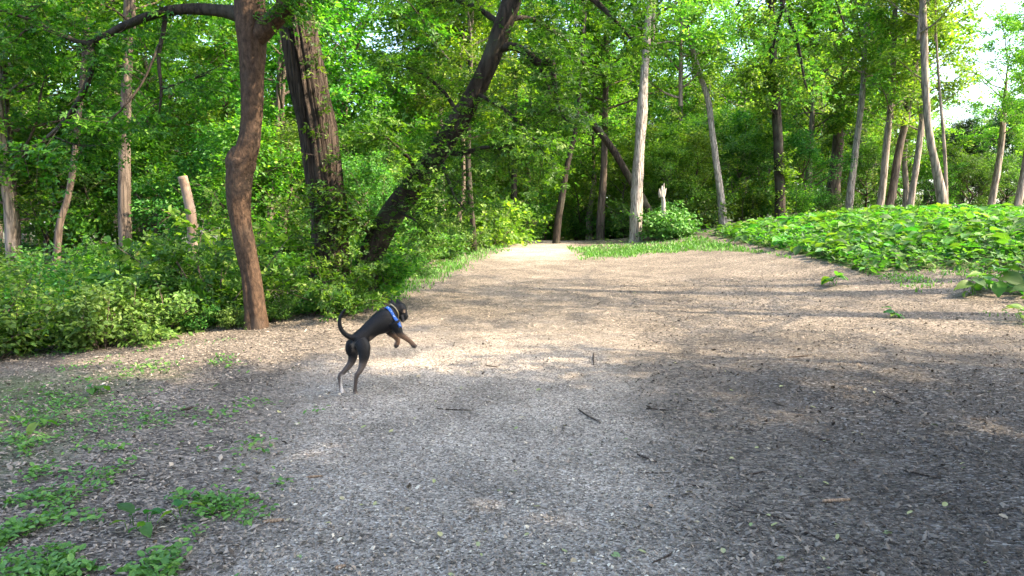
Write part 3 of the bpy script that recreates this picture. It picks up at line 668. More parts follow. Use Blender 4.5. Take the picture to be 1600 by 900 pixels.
# ------------------------------------------------------------------ bushes and undergrowth
def put_bush(key, px, d, sc_, label, group=None, name='bush', x=None):
    x = (px-800)/F*d if x is None else x; z = gz1(x, d); rz = R(0, 6.28)
    root = thing(name, label, 'bush', (x, d, z), rz, group, sc_ if isinstance(sc_, tuple) else (sc_, sc_, sc_))
    st, lv = BU[key]; obj('foliage', lv, root); stuff_obj('stems', st, root); return root
ul = 'knee high leafy green undergrowth clump left of the maple'
for (px, d, s) in [(-40, 8.6, .75), (30, 8.9, .7), (100, 9.3, .72), (170, 9.5, .7), (235, 9.8, .72), (290, 10.1, .6),
                   (-20, 10.2, .9), (60, 10.5, .9), (140, 10.8, .9), (220, 11.0, .95), (290, 11.3, .95), (0, 12.2, 1), (90, 12.4, 1), (180, 12.6, 1), (260, 12.8, 1), (330, 12.5, 1), (-60, 11.5, 1),
                   (30, 14.5, 1.0), (130, 14.8, 1.0), (230, 15, 1.0), (320, 15.5, 1.0), (-50, 14, 1)]:
    put_bush('b%d' % int(R(0, 7)), px+R(-25, 25), d+R(-.25, .35), s*R(.62, 1.3), ul, 'undergrowth clumps left of the maple', 'undergrowth')
put_bush('b4', 340, 10.7, 1.15, 'tall bush growing against the left side of the maple')
put_bush('b6', 310, 12.0, 1.35, 'tall bush in front of the pale sawn off trunk')
put_bush('b1', 432, dm+.5, .36, 'low leafy sprig at the right of the maple foot')
put_bush('b3', 366, dm+.1, .32, 'low leafy sprig at the left of the maple foot')
put_bush('b4', 528, db-.6, .75, 'dense dark bush at the foot of the furrowed trunk')
put_bush('b0', 548, db-.4, .5, 'dense bush wrapped round the foot of the leaning trunk')
put_bush('b1', 492, db-.5, .5, 'low bush left of the furrowed trunk foot')
put_bush('b2', 590, db+.6, .85, 'bright bush behind the leaning trunk foot')
pl_ = 'green bush lining the left side of the path'
for (px, d, s) in [(600, 14.8, .7), (628, 16.2, .7), (618, 17.4, .9), (650, 18.8, .8), (690, 20.5, 1.0), (705, 22.5, 1.1), (735, 24.5, 1.2), (760, 25.5, 1.6), (785, 27, 1.5), (815, 30, 1.5), (770, 29, 1.8), (600, 18.5, 1.4), (570, 16, 1.2), (460, 15.5, .9), (440, 18, 1.2), (490, 19, 1.2)]:
    put_bush('b%d' % int(R(0, 7)), px, d, s*R(.85, 1.15), near((px-800)/F*d, d, 'green path side bush'), 'bushes lining the left of the path')
pr_ = 'green bush in the thicket beyond the path bend'
for (px, d, s) in [(845, 37, 1.4), (870, 38, 1.3), (905, 33, 1.3), (925, 34, 1.4), (955, 33, 1.4), (975, 32, 1.4), (1010, 29.5, 1.5), (1070, 29, 1.6), (1100, 30, 1.5), (1160, 30, 1.3), (1185, 31, 1.3), (1240, 29, 1.0), (1275, 33, 1.2)]:
    put_bush('b%d' % int(R(0, 7)), px, d, s, near((px-800)/F*d, d, 'green thicket bush'), 'bushes in the thicket beyond the path bend')
put_bush('b3', 1046, 26.2, 1.35, 'round pale green bush right of the shaggy grey tree')

# ------------------------------------------------------------------ trees right of and behind the camera's view that shade the near ground
sh_l = 'broad crowned tree beside the path whose crown shades the near gravel'
for (x, y, th, sc_, k) in [(6.6, 5.8, 6.0, 1.0, 'broad0'), (7.6, 3.1, 6.4, 1.0, 'broad1'), (5.3, 5.0, 6.6, .95, 'broad2'), (3.6, 2.9, 7.2, .9, 'broad1'), (4.6, 1.8, 6.6, 1.0, 'broad0'), (3.8, -2.2, 6, 1.0, 'broad1'), (12.5, 5.2, 6, 1.0, 'broad2'), (9, -1, 6.5, 1, 'broad2'), (6.2, .4, 6.0, 1.1, 'broad2'), (6.5, -4.5, 5.5, 1.1, 'broad0'), (10.8, 7.6, 5.4, .9, 'broad1'), (10.4, 2.8, 5.2, 1.05, 'broad0'), (10.5, -2, 5.2, 1.05, 'broad1'), (14, 7.4, 5.2, .95, 'broad1'), (14.5, 2.6, 5.2, 1.1, 'broad0'), (14.5, -2.2, 5.2, 1.1, 'broad1'), (19, 6.2, 5.5, 1.05, 'broad2'), (19.5, .5, 5.5, 1.1, 'broad0'), (15, -8, 5, 1.2, 'broad2')]:
    tree_at(k, x, y-.39*x, th, sh_l, 'trees shading the near gravel', sc_, r=.24, name='shade_tree')
sp_l = 'airy tree right of the mound whose thin crown dapples the path'
for (x, y, th, sc_, k) in [(12.6, 10.2, 7.4, .8, 'airy0'), (14.2, 13.8, 7.6, .85, 'airy0'), (19, 11.8, 6, .9, 'airy0'), (18.5, 16.8, 6.5, .9, 'airy0'), (24, 14.5, 6, 1, 'airy0'), (22, 20.5, 6, 1, 'airy0'), (16.4, 9.6, 7, .8, 'airy0'), (13.4, 16.4, 8.2, .8, 'airy0'), (27, 18, 6, 1, 'airy0'), (11.6, 13.2, 7.6, .7, 'airy0'), (17, 10.8, 7, .8, 'airy0')]:
    tree_at(k, x, y-.36*x, th, sp_l, 'airy trees that dapple the path', sc_, r=.2, name='shade_tree')
ot = tree_at('airy0', 9.6, 11.6, 8.0, 'tall tree right of the path with a leafy bough hanging over it', None, .95, r=.24, name='overhanging_tree')
ob_ = np.array(ot.location); PS = []; DS = []; tw = Acc()
for (q, pl) in enumerate([[(1330, -250, -.2, 14), (1270, -160, 0, 10), (1228, -60, 0, 8), (1222, 5, 0, 7), (1240, 45, 0, 5.5), (1250, 85, -.1, 4.5), (1258, 130, -.1, 3), (1268, 150, -.1, 2)],
                          [(1225, 0, 0, 6), (1216, 35, .1, 5), (1208, 75, .1, 3)], [(1228, -60, 0, 6), (1190, -40, .3, 4), (1150, 10, .4, 2.5)], [(1228, -60, 0, 6), (1290, -30, -.3, 4), (1320, 40, -.4, 2.5)], [(1228, -60, 0, 6), (1300, -70, .4, 4), (1350, -20, .6, 2.5)], [(1190, -40, .3, 4), (1110, -50, .5, 4), (1060, 0, .6, 2.5)]]):
    dd = 12.0; X = np.array([P(p[0], p[1], dd+p[2]) for p in pl])
    if q == 0: X = np.vstack([[9.6, 11.6, gz1(9.6, 11.6)+8.0], X])
    rd = ([.05] if q == 0 else [])+[p[3]*dd/F/2 for p in pl]
    add_branch(ot, ob_, X, rd, 'bark_black', 'hanging_bough', 5*len(X), 7)
    a, b = sprays(catmull(X, 20)-ob_, .5 if q == 0 else .2, 1.0, 16 if q == 0 else 13, .5, 26, flat=.5, acc=tw, r0=.004, spread=.09); PS.append(a); DS.append(b)
stuff_obj('twigs', tw.mesh('twigs', M['bark_black']), ot)
obj('bough_leaves', leafset('bough_leaves', np.vstack(PS), np.vstack(DS), .09, M['leaf_pale'], T_TRI, up=1.0, jit=.5), ot)

# ------------------------------------------------------------------ burdock on the mound
def burdock_leaf(L_, W, droop, seed):
    nu, nv = 7, 5; V = []; 
    for i in range(nu):
        t = i/(nu-1); w = W*(math.sin(math.pi*min(1, .10+.90*t)**.75))**.8 if 0 < i < nu-1 else (.30*W if i == 0 else .02)
        for j in range(nv):
            s = (j/(nv-1)-.5)*2
            x = L_*t-(.14*L_*abs(s) if i == 0 else 0)
            z = -droop*t*t*L_+.10*L_*abs(s)**1.3+.05*L_*math.sin(5*t+seed)*s+.03*L_*math.sin(9*t+3*s+seed)
            V.append([x, s*w*.5*(1+.10*math.sin(11*t+seed+s)), z])
    Q = [[i*nv+j, i*nv+j+1, (i+1)*nv+j+1, (i+1)*nv+j] for i in range(nu-1) for j in range(nv-1)]
    V = np.array(V, float)
    # petiole from the plant centre up to the blade: blade is moved out and up along it
    el = .95; pl = L_*.75
    off = np.array([math.cos(el)*pl, 0, math.sin(el)*pl*.75])
    tv, tq = tube([[0, 0, -.04], off*.55+[.02, 0, .02], off], [.012, .010, .006], 5, 4)
    V2 = np.vstack([V+off, tv]); return V2, np.vstack([np.array(Q), tq+len(V)])
BL = []
for q, (L_, W, dr) in enumerate([(.34, .27, .45), (.40, .31, .55), (.30, .25, .35), (.25, .20, .5), (.36, .32, .7)]):
    V, Q = burdock_leaf(L_, W, dr, q*1.7); BL.append((V, Q, [mesh_np('broad_leaf', V, [Q], np.full(len(V), v), True, M['leaf_burdock']) for v in (.15, .4, .65, .95)]))
def plant_frames(n, s):
    out = []
    for q in range(n):
        out.append((int(R(0, 5)), int(R(0, 4)), q*2.4+R(-.4, .4), R(-.75, .45), s*R(.75, 1.15)))
    return out
def joined_plant(nl):
    Vs = []; Qs = []; rs = []; n = 0
    for (k, v, az, tl, s) in plant_frames(nl, 1.0):
        V, Q, _ = BL[k]; mt = np.array(Matrix.Rotation(az, 3, 'Z') @ Matrix.Rotation(tl, 3, 'Y') @ Matrix.Rotation(R(-.55, .55), 3, 'X'))
        Vs.append(V@mt.T*s+np.array([R(-.06, .06), R(-.06, .06), R(0, .2)])); Qs.append(Q+n); n += len(V); rs.append(np.full(len(V), R(0, 1)))
    return mesh_np('burdock_plant', np.vstack(Vs), [np.vstack(Qs)], np.concatenate(rs), True, M['leaf_burdock'])
JP = [joined_plant(8) for q in range(5)]
def burdock(x, y, s, label, group, near):
    z = gz1(x, y)
    if near:
        root = thing('burdock_plant', label, 'plant', (x, y, z), R(0, 6.28), group)
        for (k, v, az, tl, ss) in plant_frames(int(R(6, 9)), s):
            o = obj('leaf', BL[k][2][v], root); o.rotation_euler = (R(-.55, .55), tl, az); o.scale = (ss, ss*R(.75, 1.1), ss); o.location = (R(-.06, .06), R(-.06, .06), R(0, .2)*s)
    else:
        o = obj('burdock_plant', JP[int(R(0, 5))], None, (x, y, z), R(0, 6.28), s); tag(o, label, 'plant', group)
BP = []; tries = 0
while len(BP) < 298 and tries < 30000:
    tries += 1
    y = R(11, 25.5); x = R(4.5, min(22, .80*y+1.5))
    if float(mound_mask(x, y)) < .55: continue
    dmin = .42 if y < 18 else .55
    if any((x-a)**2+(y-b)**2 < dmin*dmin for a, b in BP): continue
    BP.append((x, y))
BP.sort(key=lambda p: p[1])
for q, (x, y) in enumerate(BP):
    near_ = q < 120
    edge = float(mound_mask(x, y-1.0)) < .4
    if edge: lab, grp = 'broad leaved burdock at the edge of the mound beside bare woodchips', 'burdock along the mound edge'
    elif y > 17: lab, grp = near(x, y, 'broad leaved burdock on the mound'), 'burdock crowded on the mound'
    else: lab, grp = 'broad leaved burdock crowded in the thick of the sunny mound, away from its trees', 'burdock crowded on the mound'
    burdock(x, y, R(.6, .95)*(R(.45, .8) if edge else 1.0), lab, grp, near_)
for (px, py, s, lab) in [(1515, 462, .75, 'separate burdock clump standing forward of the mound'), (1560, 458, .8, 'separate burdock clump standing forward of the mound'), (1590, 452, .85, 'separate burdock clump standing forward of the mound'), (1610, 470, .7, 'separate burdock clump standing forward of the mound'), (1540, 445, .7, 'separate burdock clump standing forward of the mound'),
                         (1395, 497, .35, 'small lone weed on the bare woodchips below the mound'), (1300, 448, .6, 'low burdock drooping onto the woodchips at the mound corner'), (1597, 505, .5, 'small bright burdock by the bare slope')]:
    h = hit(px, py); burdock(h[0], h[1], s, lab, 'burdock forward of the mound' if 'separate' in lab else None, True)

# ------------------------------------------------------------------ grass, weeds, chips (uncountable)
def scatter(n, fn, ymax, umin=-.85, umax=.85, ymin=2.2, pw=1.0):
    y = ymin+(ymax-ymin)*rng.uniform(0, 1, n)**pw; x = rng.uniform(umin, umax, n)*y
    k = fn(x, y) > rng.uniform(0, 1, n); return x[k], y[k]
def grass(name, label, x, y, h):
    n = len(x); z = gz(x, y); az = rng.uniform(0, 6.28, n); ln = rng.uniform(0, .7, n); hh = h*rng.uniform(.4, 1.2, n)
    w = .006+.0006*y
    a = np.stack([np.cos(az), np.sin(az), 0*az], -1); b = np.stack([-np.sin(az), np.cos(az), 0*az], -1)
    p = np.stack([x, y, z-.01], -1)
    V = np.stack([p-a*w[:, None], p+a*w[:, None], p+b*(ln*hh*.35)[:, None]+np.array([0, 0, 1])*(hh*.6)[:, None]+a*(w*.6)[:, None], p+b*(ln*hh)[:, None]+np.array([0, 0, 1])*hh[:, None]], 1).reshape(-1, 3)
    i = np.arange(n)[:, None]*4; Fq = np.concatenate([i+np.array([[0, 1, 2]]), i+np.array([[0, 2, 3]])])
    o = obj(name, mesh_np(name, V, [Fq], np.repeat(rng.uniform(0, 1, n), 4), False, M['leaf_weed'])); tag(o, label, 'grass', None, 'stuff')
x, y = scatter(150000, lambda x, y: strip_mask(x, y)*(.25+.6*sstep(.38, .55, fbm(x*1.6+3, y*1.6))), 27, -.2, .62, 10)
grass('grass', 'short bright grass along both sides of the path', x, y, .10)
def low_leaves(name, label, x, y, hmax, lf, m='leaf_weed'):
    p = np.stack([x, y, gz(x, y)+rng.uniform(.008, hmax, len(x))], -1)
    nr = np.array([0, 0, 1.])+rng.normal(size=(len(x), 3))*.38
    o = obj(name, leaves(name, p, lf*rng.uniform(.5, 1.3, len(x)), nr, M[m], T_OVAL if lf < .06 else T_DIA, None, None, 0)); tag(o, label, 'weeds', None, 'stuff')
wblobs = [(30, 860, 130, 60, 1), (130, 890, 120, 45, 1), (230, 880, 90, 45, .9), (350, 778, 65, 42, 1), (285, 770, 50, 20, .8), (200, 830, 60, 40, .8), (60, 770, 100, 50, .7), (20, 715, 60, 30, 1), (90, 750, 60, 25, .7), (60, 665, 55, 25, .5), (150, 610, 60, 18, .5), (110, 625, 40, 14, .5), (360, 570, 30, 10, .6), (300, 830, 60, 30, .5), (340, 860, 40, 20, .5), (180, 720, 90, 30, .4), (270, 690, 90, 30, .35), (380, 640, 60, 20, .3), (250, 640, 90, 25, .35), (240, 575, 80, 10, .5), (380, 700, 60, 18, .25), (460, 640, 40, 12, .2)]
def wmask(x, y):
    z = gz(x, y); c, s = math.cos(PITCH), math.sin(PITCH)
    dz = z-CAMZ; yc = y*c-dz*s; px = 800+F*x/yc; py = 450-F*(y*s+dz*c)/yc
    m = np.zeros_like(x)
    for (a, b, rx, ry, k) in wblobs: m = np.maximum(m, k*np.exp(-(((px-a)/rx)**2+((py-b)/ry)**2)))
    return np.clip(m*.5*sstep(.46, .64, fbm(x*4.2+3, y*4.2+1)+.14*m), 0, 1)
x, y = scatter(150000, wmask, 9.5, -.85, -.2, 2.6, 1.2)
low_leaves('ground_weeds', 'low bright green weeds creeping over the near left ground', x, y, .055, .040)
x, y = scatter(60000, lambda x, y: .35*sstep(.50, .66, fbm(x*1.8+13, y*1.8+1))*sstep(.3, 1.2, -path_mask(x, y))*sstep(-1, -2, x), 10, -.85, -.1, 3)
low_leaves('ground_sprouts', 'thin scatter of green sprouts among the chips left of the path', x, y, .04, .032)
def slope_m(x, y):
    e = np.interp(x, mound_edge[:, 0], mound_edge[:, 1], left=99)-y
    return sstep(.40, .56, fbm(x*1.5+23, y*1.5+1)+.10*sstep(2.5, 0, e))*sstep(4.5, .3, e)*sstep(3.6, 5.5, x)*(1-mound_mask(x, y))
x, y = scatter(120000, lambda x, y: .16*slope_m(x, y), 17, .2, .85, 5)
low_leaves('mound_sprouts', 'sparse green sprouts on the bare slope below the burdock', x, y, .07, .07)
x, y = scatter(90000, lambda x, y: .28*slope_m(x, y), 17, .2, .85, 5)
grass('slope_grass', 'thin grass tufts on the bare slope below the burdock', x, y, .09)
x, y = scatter(36000, lambda x, y: mound_mask(x, y)*.8, 26, .2, .9, 10)
low_leaves('mound_weeds', 'low weeds filling the gaps under the burdock', x, y, .30, .15, 'leaf_burdock')
def floor_m(x, y): return .5*sstep(4.0, 5.5, -x)*sstep(9, 11, y)+.4*sstep(20, 24, y)*sstep(.5, 1.5, -path_mask(x, y))
x, y = scatter(90000, lambda x, y: np.clip(floor_m(x, y), 0, 1)*sstep(.35, .6, fbm(x*.8+9, y*.8)), 40, -.9, .9, 8)
low_leaves('forest_floor_weeds', 'low green ground cover under the trees', x, y, .25, .11, 'leaf_shrub')
# loose chips and gravel
n = 120000
x, y = scatter(n, lambda x, y: np.full_like(x, .9), 15, -.82, .82, 2.3, 1.35)
n = len(x); z = gz(x, y)+.004; L1 = rng.uniform(.006, .018, n)*(1+.9*(rng.uniform(0, 1, n) < .10)); W1 = L1*rng.uniform(.25, .6, n)
onp = path_mask(x, y) > 0; L1[onp] *= .55
az = rng.uniform(0, 6.28, n); tl = rng.normal(0, .35, (n, 2))
a = np.stack([np.cos(az), np.sin(az), tl[:, 0]], -1)*L1[:, None]; b = np.stack([-np.sin(az), np.cos(az), tl[:, 1]], -1)*W1[:, None]
p = np.stack([x, y, z+.5*W1], -1); up = np.array([0, 0, .45])*W1[:, None]
V = np.stack([p-a, p+b+up, p+a, p-b+up*.6, p+up*1.6], 1).reshape(-1, 3); i = np.arange(n)[:, None]*5
Fq = np.concatenate([i+np.array([[0, 4, 1]]), i+np.array([[1, 4, 2]]), i+np.array([[2, 4, 3]]), i+np.array([[3, 4, 0]])])
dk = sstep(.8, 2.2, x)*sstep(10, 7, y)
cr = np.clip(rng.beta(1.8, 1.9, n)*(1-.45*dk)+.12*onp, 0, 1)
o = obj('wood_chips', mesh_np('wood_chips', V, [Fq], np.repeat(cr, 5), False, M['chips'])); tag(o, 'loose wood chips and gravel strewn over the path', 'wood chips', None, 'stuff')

# ------------------------------------------------------------------ sticks, bark pieces, fallen leaves
M['stick_dark'] = bark_mat('dark_stick', (.02, .015, .012), (.075, .055, .042), 6, .3, .5)
M['stick_tan'] = bark_mat('tan_stick', (.14, .09, .06), (.34, .24, .16), 6, .3, .5)
def stick(px0, py0, px1, py1, w, m, label, name='stick', group=None):
    a, b = hit(px0, py0), hit(px1, py1); c = (a+b)/2; r = .68*w*c[1]/F/2
    mid = c+rng.normal(size=3)*np.array([.03, .03, 0])*np.linalg.norm(b-a)
    pts = np.array([a, (a+mid)/2, mid, (mid+b)/2, b]); pts[:, 2] = gz(pts[:, 0], pts[:, 1])+r*.8
    V, Q = tube(pts-c, [r*.75, r, r, r*.95, r*.6], 12, 8, .25, 2, 9, seed=R(0, 9))
    V2, T2 = cap(V, 8); V3, T3 = cap(V2[::-1][1:][::-1][::-1], 8)
    V2 = np.vstack([V2, V[:8].mean(0)]); j = np.arange(8); T3 = np.stack([(j+1) % 8, j, np.full(8, len(V2)-1)], -1)
    o = obj(name, mesh_np(name, V2, [Q, T2, T3], None, True, M[m]), None, tuple(c)); tag(o, label, 'stick', group)
stick(410, 819, 444, 817, 9, 'stick_tan', 'short thick tan piece of branch on the path edge by the weeds', 'branch_piece')
stick(478, 748, 504, 745, 6, 'stick_tan', 'short brown piece of bark on the gravel', 'bark_piece')
stick(904, 641, 938, 661, 4, 'stick_dark', 'thin dark stick with a hooked end lying on the gravel')
stick(996, 711, 1026, 724, 5, 'stick_dark', 'straight dark stick beside a tan bark scrap on the gravel')
stick(683, 640, 736, 643, 3, 'stick_dark', 'long thin dark twig lying across the gravel')
stick(1284, 787, 1328, 784, 9, 'stick_tan', 'thick mossy brown stick on the dark soil')
stick(523, 893, 540, 887, 10, 'stick_tan', 'brown bark flake on the gravel at the very front', 'bark_piece')
stick(283, 642, 306, 639, 6, 'stick_dark', 'black bark piece among the sprouts left of the path', 'bark_piece')
stick(928, 552, 928, 572, 3, 'stick_dark', 'short black twig pointing along the path at the shade edge')
sg = 'thin dark twig strewn on the dark soil right of the gravel'
for (a, b, c, d_) in [(1132, 785, 1160, 798), (1165, 803, 1235, 815), (1075, 758, 1100, 763), (1165, 742, 1195, 739), (1515, 655, 1540, 657), (1410, 735, 1470, 750), (1200, 628, 1225, 636), (1010, 640, 1045, 642), (1280, 688, 1300, 689), (1330, 850, 1370, 866), (1250, 830, 1290, 850), (1090, 830, 1110, 842), (1168, 668, 1178, 676), (1000, 740, 1046, 741), (1480, 700, 1530, 712), (1560, 800, 1600, 795), (1380, 620, 1410, 632), (760, 573, 778, 575), (1455, 780, 1490, 770), (1020, 880, 1050, 868), (1420, 880, 1480, 892), (1230, 560, 1262, 557)]:
    stick(a, b, c, d_, R(2.4, 4.2), 'stick_dark', sg, 'stick', 'twigs strewn on the dark soil')
LV = mesh_np('fallen_leaf', T_OVAL[0]*np.array([1, 1.1, 1.5]), [T_OVAL[1]], None, True, M['fallen'])
fl = [(1205, 826), (1437, 770), (1295, 760), (1110, 645), (1082, 772), (1172, 828), (1345, 680), (1185, 703), (1203, 706), (1560, 808), (1485, 802), (1543, 885), (1300, 895), (730, 650), (810, 655), (880, 668), (975, 690), (268, 878), (450, 820), (95, 825), (465, 872), (530, 845), (562, 795), (590, 787), (340, 664), (225, 658), (75, 645), (600, 633), (435, 648), (470, 663), (402, 722), (485, 770), (780, 770), (808, 740), (630, 708), (648, 657), (680, 630), (1150, 600), (1140, 612), (1312, 567), (1160, 573), (1548, 614), (1570, 623), (1480, 600), (1375, 600), (1330, 680), (1500, 730), (1465, 668), (1540, 708), (1250, 880), (1130, 870), (1010, 870), (900, 880), (845, 610), (700, 900), (655, 735), (270, 850), (285, 845), (245, 852), (180, 700), (650, 590), (720, 610), (550, 700), (1060, 620)]
for q in range(70): fl.append((R(420, 1590), R(560, 890)))
for (px, py) in fl:
    h = hit(px, py); o = obj('fallen_leaf', LV, None, (h[0], h[1], h[2]+.012)); s = R(.02, .055)
    o.scale = (s, s*R(.7, 1.2), s); o.rotation_euler = (R(-.5, .5), R(-.5, .5), R(0, 6.28))
    tag(o, 'small yellowish fallen leaf lying on the ground', 'leaf', 'fallen leaves scattered on the ground')
for (px, py, s, lab) in [(285, 812, .24, 'round leaved weed sprouting beside the path edge weeds'), (218, 832, .25, 'leafy weed with several broad leaves in the weed patch'), (60, 672, .28, 'lone broad leaved weed on the left bank'), (150, 617, .28, 'broad leaved weed near the undergrowth edge')]:
    h = hit(px, py); burdock(h[0], h[1], s, lab, None, True)

# ------------------------------------------------------------------ dog
def build_dog():
    import bmesh
    o0 = hit(545, 614); K = o0[1]/F/4.5           # metres for one pixel of the study drawing (4.5 x)
    def D(zx, zy, dep): return P(480+zx/4.5, 440+zy/4.5, o0[1]+dep)-o0
    acc = Acc()
    def closed(V, Q, seg):
        V2 = np.vstack([V, V[:seg].mean(0), V[-seg:].mean(0)]); n = len(V); j = np.arange(seg)
        T = np.vstack([np.stack([(j+1) % seg, j, np.full(seg, n)], -1), np.stack([n-seg+j, n-seg+(j+1) % seg, np.full(seg, n+1)], -1)])
        return V2, Q, T
    tris = []
    def part(pts, rad, n=24, seg=16, sx=1.0, sz=1.0):
        V, Q = tube(pts, rad, n, seg)
        if sx != 1.0 or sz != 1.0:
            c = catmull(np.asarray(pts, float), n); V = V.reshape(n, seg, 3)
            dlt = V-c[:, None]; lat = np.array([-.643, .766, 0]); k = (dlt@lat)
            dlt = dlt+(sx-1)*k[..., None]*lat; V = (c[:, None]+dlt).reshape(-1, 3)
        V2, Q, T = closed(V, Q, seg); tris.append(T+acc.n); acc.add(V2, Q)
    # trunk of the body: rump, loin, deep chest, neck
    part([D(322, 430, .03), D(352, 418, .05), D(408, 372, .10), D(468, 320, .15), D(530, 283, .21), D(580, 262, .26), D(608, 236, .29)],
         [.048, .082, .082, .094, .118, .109, .071], 40, 20, .84)
    part([D(565, 245, .24), D(600, 215, .29), D(632, 195, .315), D(650, 192, .33)], [.085, .070, .062, .05], 16, 16, .9)
    # head and muzzle
    part([D(618, 186, .315), D(640, 188, .33), D(658, 200, .335), D(676, 228, .335), D(690, 256, .335), D(697, 268, .335)], [.045, .067, .065, .045, .033, .022], 24, 16, .92)
    part([D(655, 235, .33), D(672, 266, .33), D(681, 284, .33)], [.035, .024, .014], 10, 10)      # lower jaw, mouth open
    for s, (ex, ey, de) in ((1, (600, 158, .30)), (-1, (640, 152, .36))):                         # ears, pricked
        part([D(ex+8, ey+16, de), D(ex, ey-8, de), D(ex-12, ey-36, de+.005)], [.030, .024, .006], 10, 10)
    # tail
    part([D(335, 392, .02), D(300, 388, .0), D(265, 368, -.02), D(238, 332, -.03), D(227, 290, -.035), D(233, 250, -.035), D(250, 215, -.03), D(274, 190, -.03)],
         [.032, .027, .023, .021, .019, .017, .015, .010], 30, 10)
    # right hind leg (near) and left hind leg (far)
    part([D(372, 415, -.01), D(396, 460, -.025), D(400, 520, -.04), D(390, 580, -.05), D(368, 632, -.08), D(350, 655, -.09), D(342, 700, -.08), D(337, 752, -.065), D(338, 776, -.055), D(352, 790, -.045)],
         [.066, .070, .056, .039, .027, .025, .020, .019, .024, .021], 44, 14, .75)
    part([D(318, 420, .07), D(312, 470, .09), D(322, 520, .10), D(305, 575, .09), D(262, 630, .05), D(232, 660, .02), D(230, 700, .015), D(238, 750, .01), D(242, 770, .005), D(257, 782, .015)],
         [.058, .064, .050, .037, .027, .024, .019, .018, .023, .020], 44, 14, .75)
    # forelegs: near one reaching ahead, far one folded
    part([D(610, 285, .20), D(632, 325, .20), D(655, 368, .20), D(690, 395, .215), D(728, 425, .23), D(746, 446, .235), D(768, 460, .24)],
         [.066, .050, .034, .026, .022, .024, .019], 34, 12)
    part([D(560, 310, .30), D(585, 350, .32), D(612, 378, .33), D(632, 398, .335), D(637, 425, .335), D(624, 452, .335), D(616, 462, .335)],
         [.06, .046, .034, .027, .024, .026, .016], 30, 12)
    V = np.concatenate(acc.V); me = mesh_np('dog_raw', V, acc.F+tris, None, True)
    ob = bpy.data.objects.new('dog_raw', me); COL.objects.link(ob)
    r = ob.modifiers.new('r', 'REMESH'); r.mode = 'VOXEL'; r.voxel_size = .0075
    s = ob.modifiers.new('s', 'SMOOTH'); s.factor = .5; s.iterations = 5
    dg = bpy.context.evaluated_depsgraph_get(); m2 = bpy.data.meshes.new_from_object(ob.evaluated_get(dg)); m2.name = 'body'
    bpy.data.objects.remove(ob)
    n = len(m2.vertices); co = np.empty(n*3, np.float32); m2.vertices.foreach_get('co', co); co = co.reshape(-1, 3).astype(float)
    w = co+o0; cc, ss_ = math.cos(PITCH), math.sin(PITCH); yc = w[:, 1]*cc-(w[:, 2]-CAMZ)*ss_
    zx = (800+F*w[:, 0]/yc-480)*4.5; zy = (450-F*(w[:, 1]*ss_+(w[:, 2]-CAMZ)*cc)/yc-440)*4.5
    nz = fbm(co[:, 0]*18, co[:, 1]*18, co[:, 2]*18)-.45
    col = np.tile(np.array([.005, .005, .006]), (n, 1))
    def paint(mask, c):
        nonlocal col
        mk = np.clip(mask, 0, 1)[:, None]; col = col*(1-mk)+np.array(c)*mk
    hind = (zx < 430)
    paint(sstep(520, 590, zy+60*nz)*hind, (.072, .056, .048))                                   # brown lower hind legs
    paint(sstep(765, 790, zy)*hind, (.20, .17, .15))                                              # pale toes
    paint(sstep(18, 4, np.abs(zx-(248-.03*(zy-700))))*sstep(640, 680, zy)*(zx < 290), (.55, .50, .46))
    paint(.8*sstep(26, 6, np.abs(zx-322)+70*np.abs(nz))*sstep(415, 440, zy+60*nz)*sstep(505, 450, zy+60*nz), (.24, .19, .145))   # cream under the tail
    paint(sstep(352, 385, zy+30*nz)*(zx > 560)*sstep(560, 600, zx), (.15, .085, .05))            # tan forelegs
    paint(sstep(438, 452, zy)*(zx > 560), (.05, .04, .035))
    paint(sstep(370, 395, zy)*(zx > 440)*(zx < 600)*sstep(.2, -.1, nz), (.10, .075, .06))        # belly
    paint(sstep(9, 4, np.abs(zx-684))*sstep(12, 6, np.abs(zy-208)), (.30, .20, .13))         # cheek spot
    paint(sstep(10, 4, np.abs(zx-(668+.25*(zy-230))))*sstep(228, 240, zy)*(zx > 650)*(zy < 290), (.17, .14, .12))               # grey muzzle
    coatcol = col
    at = m2.attributes.new('coat', 'FLOAT_COLOR', 'POINT'); at.data.foreach_set('color', np.column_stack([col, np.ones(n)]).astype(np.float32).ravel())
    for p in m2.polygons: p.use_smooth = True
    m, N, L, out = mat('short_coat'); a = N('Attribute', _attribute_name='coat'); tc = N('TexCoord')
    nn = N('TexNoise', Scale=160.0, Detail=3.0); L(tc.outputs['Object'], nn.inputs['Vector'])
    mm = N('MapRange'); L(nn.outputs['Fac'], mm.inputs[0]); mm.inputs[3].default_value = .6; mm.inputs[4].default_value = 1.5
    c = mixc(N, L, 1.0, a.outputs['Color'], mm.outputs[0], 'MULTIPLY')
    p = N('BsdfPrincipled', Roughness=.5); p.inputs['Specular IOR Level'].default_value = .22; L(c, p.inputs['Base Color'])
    b = N('Bump', Strength=.3, Distance=.004); L(nn.outputs['Fac'], b.inputs['Height']); L(b.outputs[0], p.inputs['Normal']); L(p.outputs[0], out.inputs[0])
    m2.materials.clear(); m2.materials.append(m)
    # short hairs lying back along the coat
    m2.calc_loop_triangles(); nt = len(m2.loop_triangles); tv = np.empty(nt*3, np.int32); m2.loop_triangles.foreach_get('vertices', tv); tv = tv.reshape(-1, 3)
    A_, B_, C_ = co[tv[:, 0]], co[tv[:, 1]], co[tv[:, 2]]; fn = np.cross(B_-A_, C_-A_); ar = np.linalg.norm(fn, axis=1); fn = fn/(ar[:, None]+1e-12)
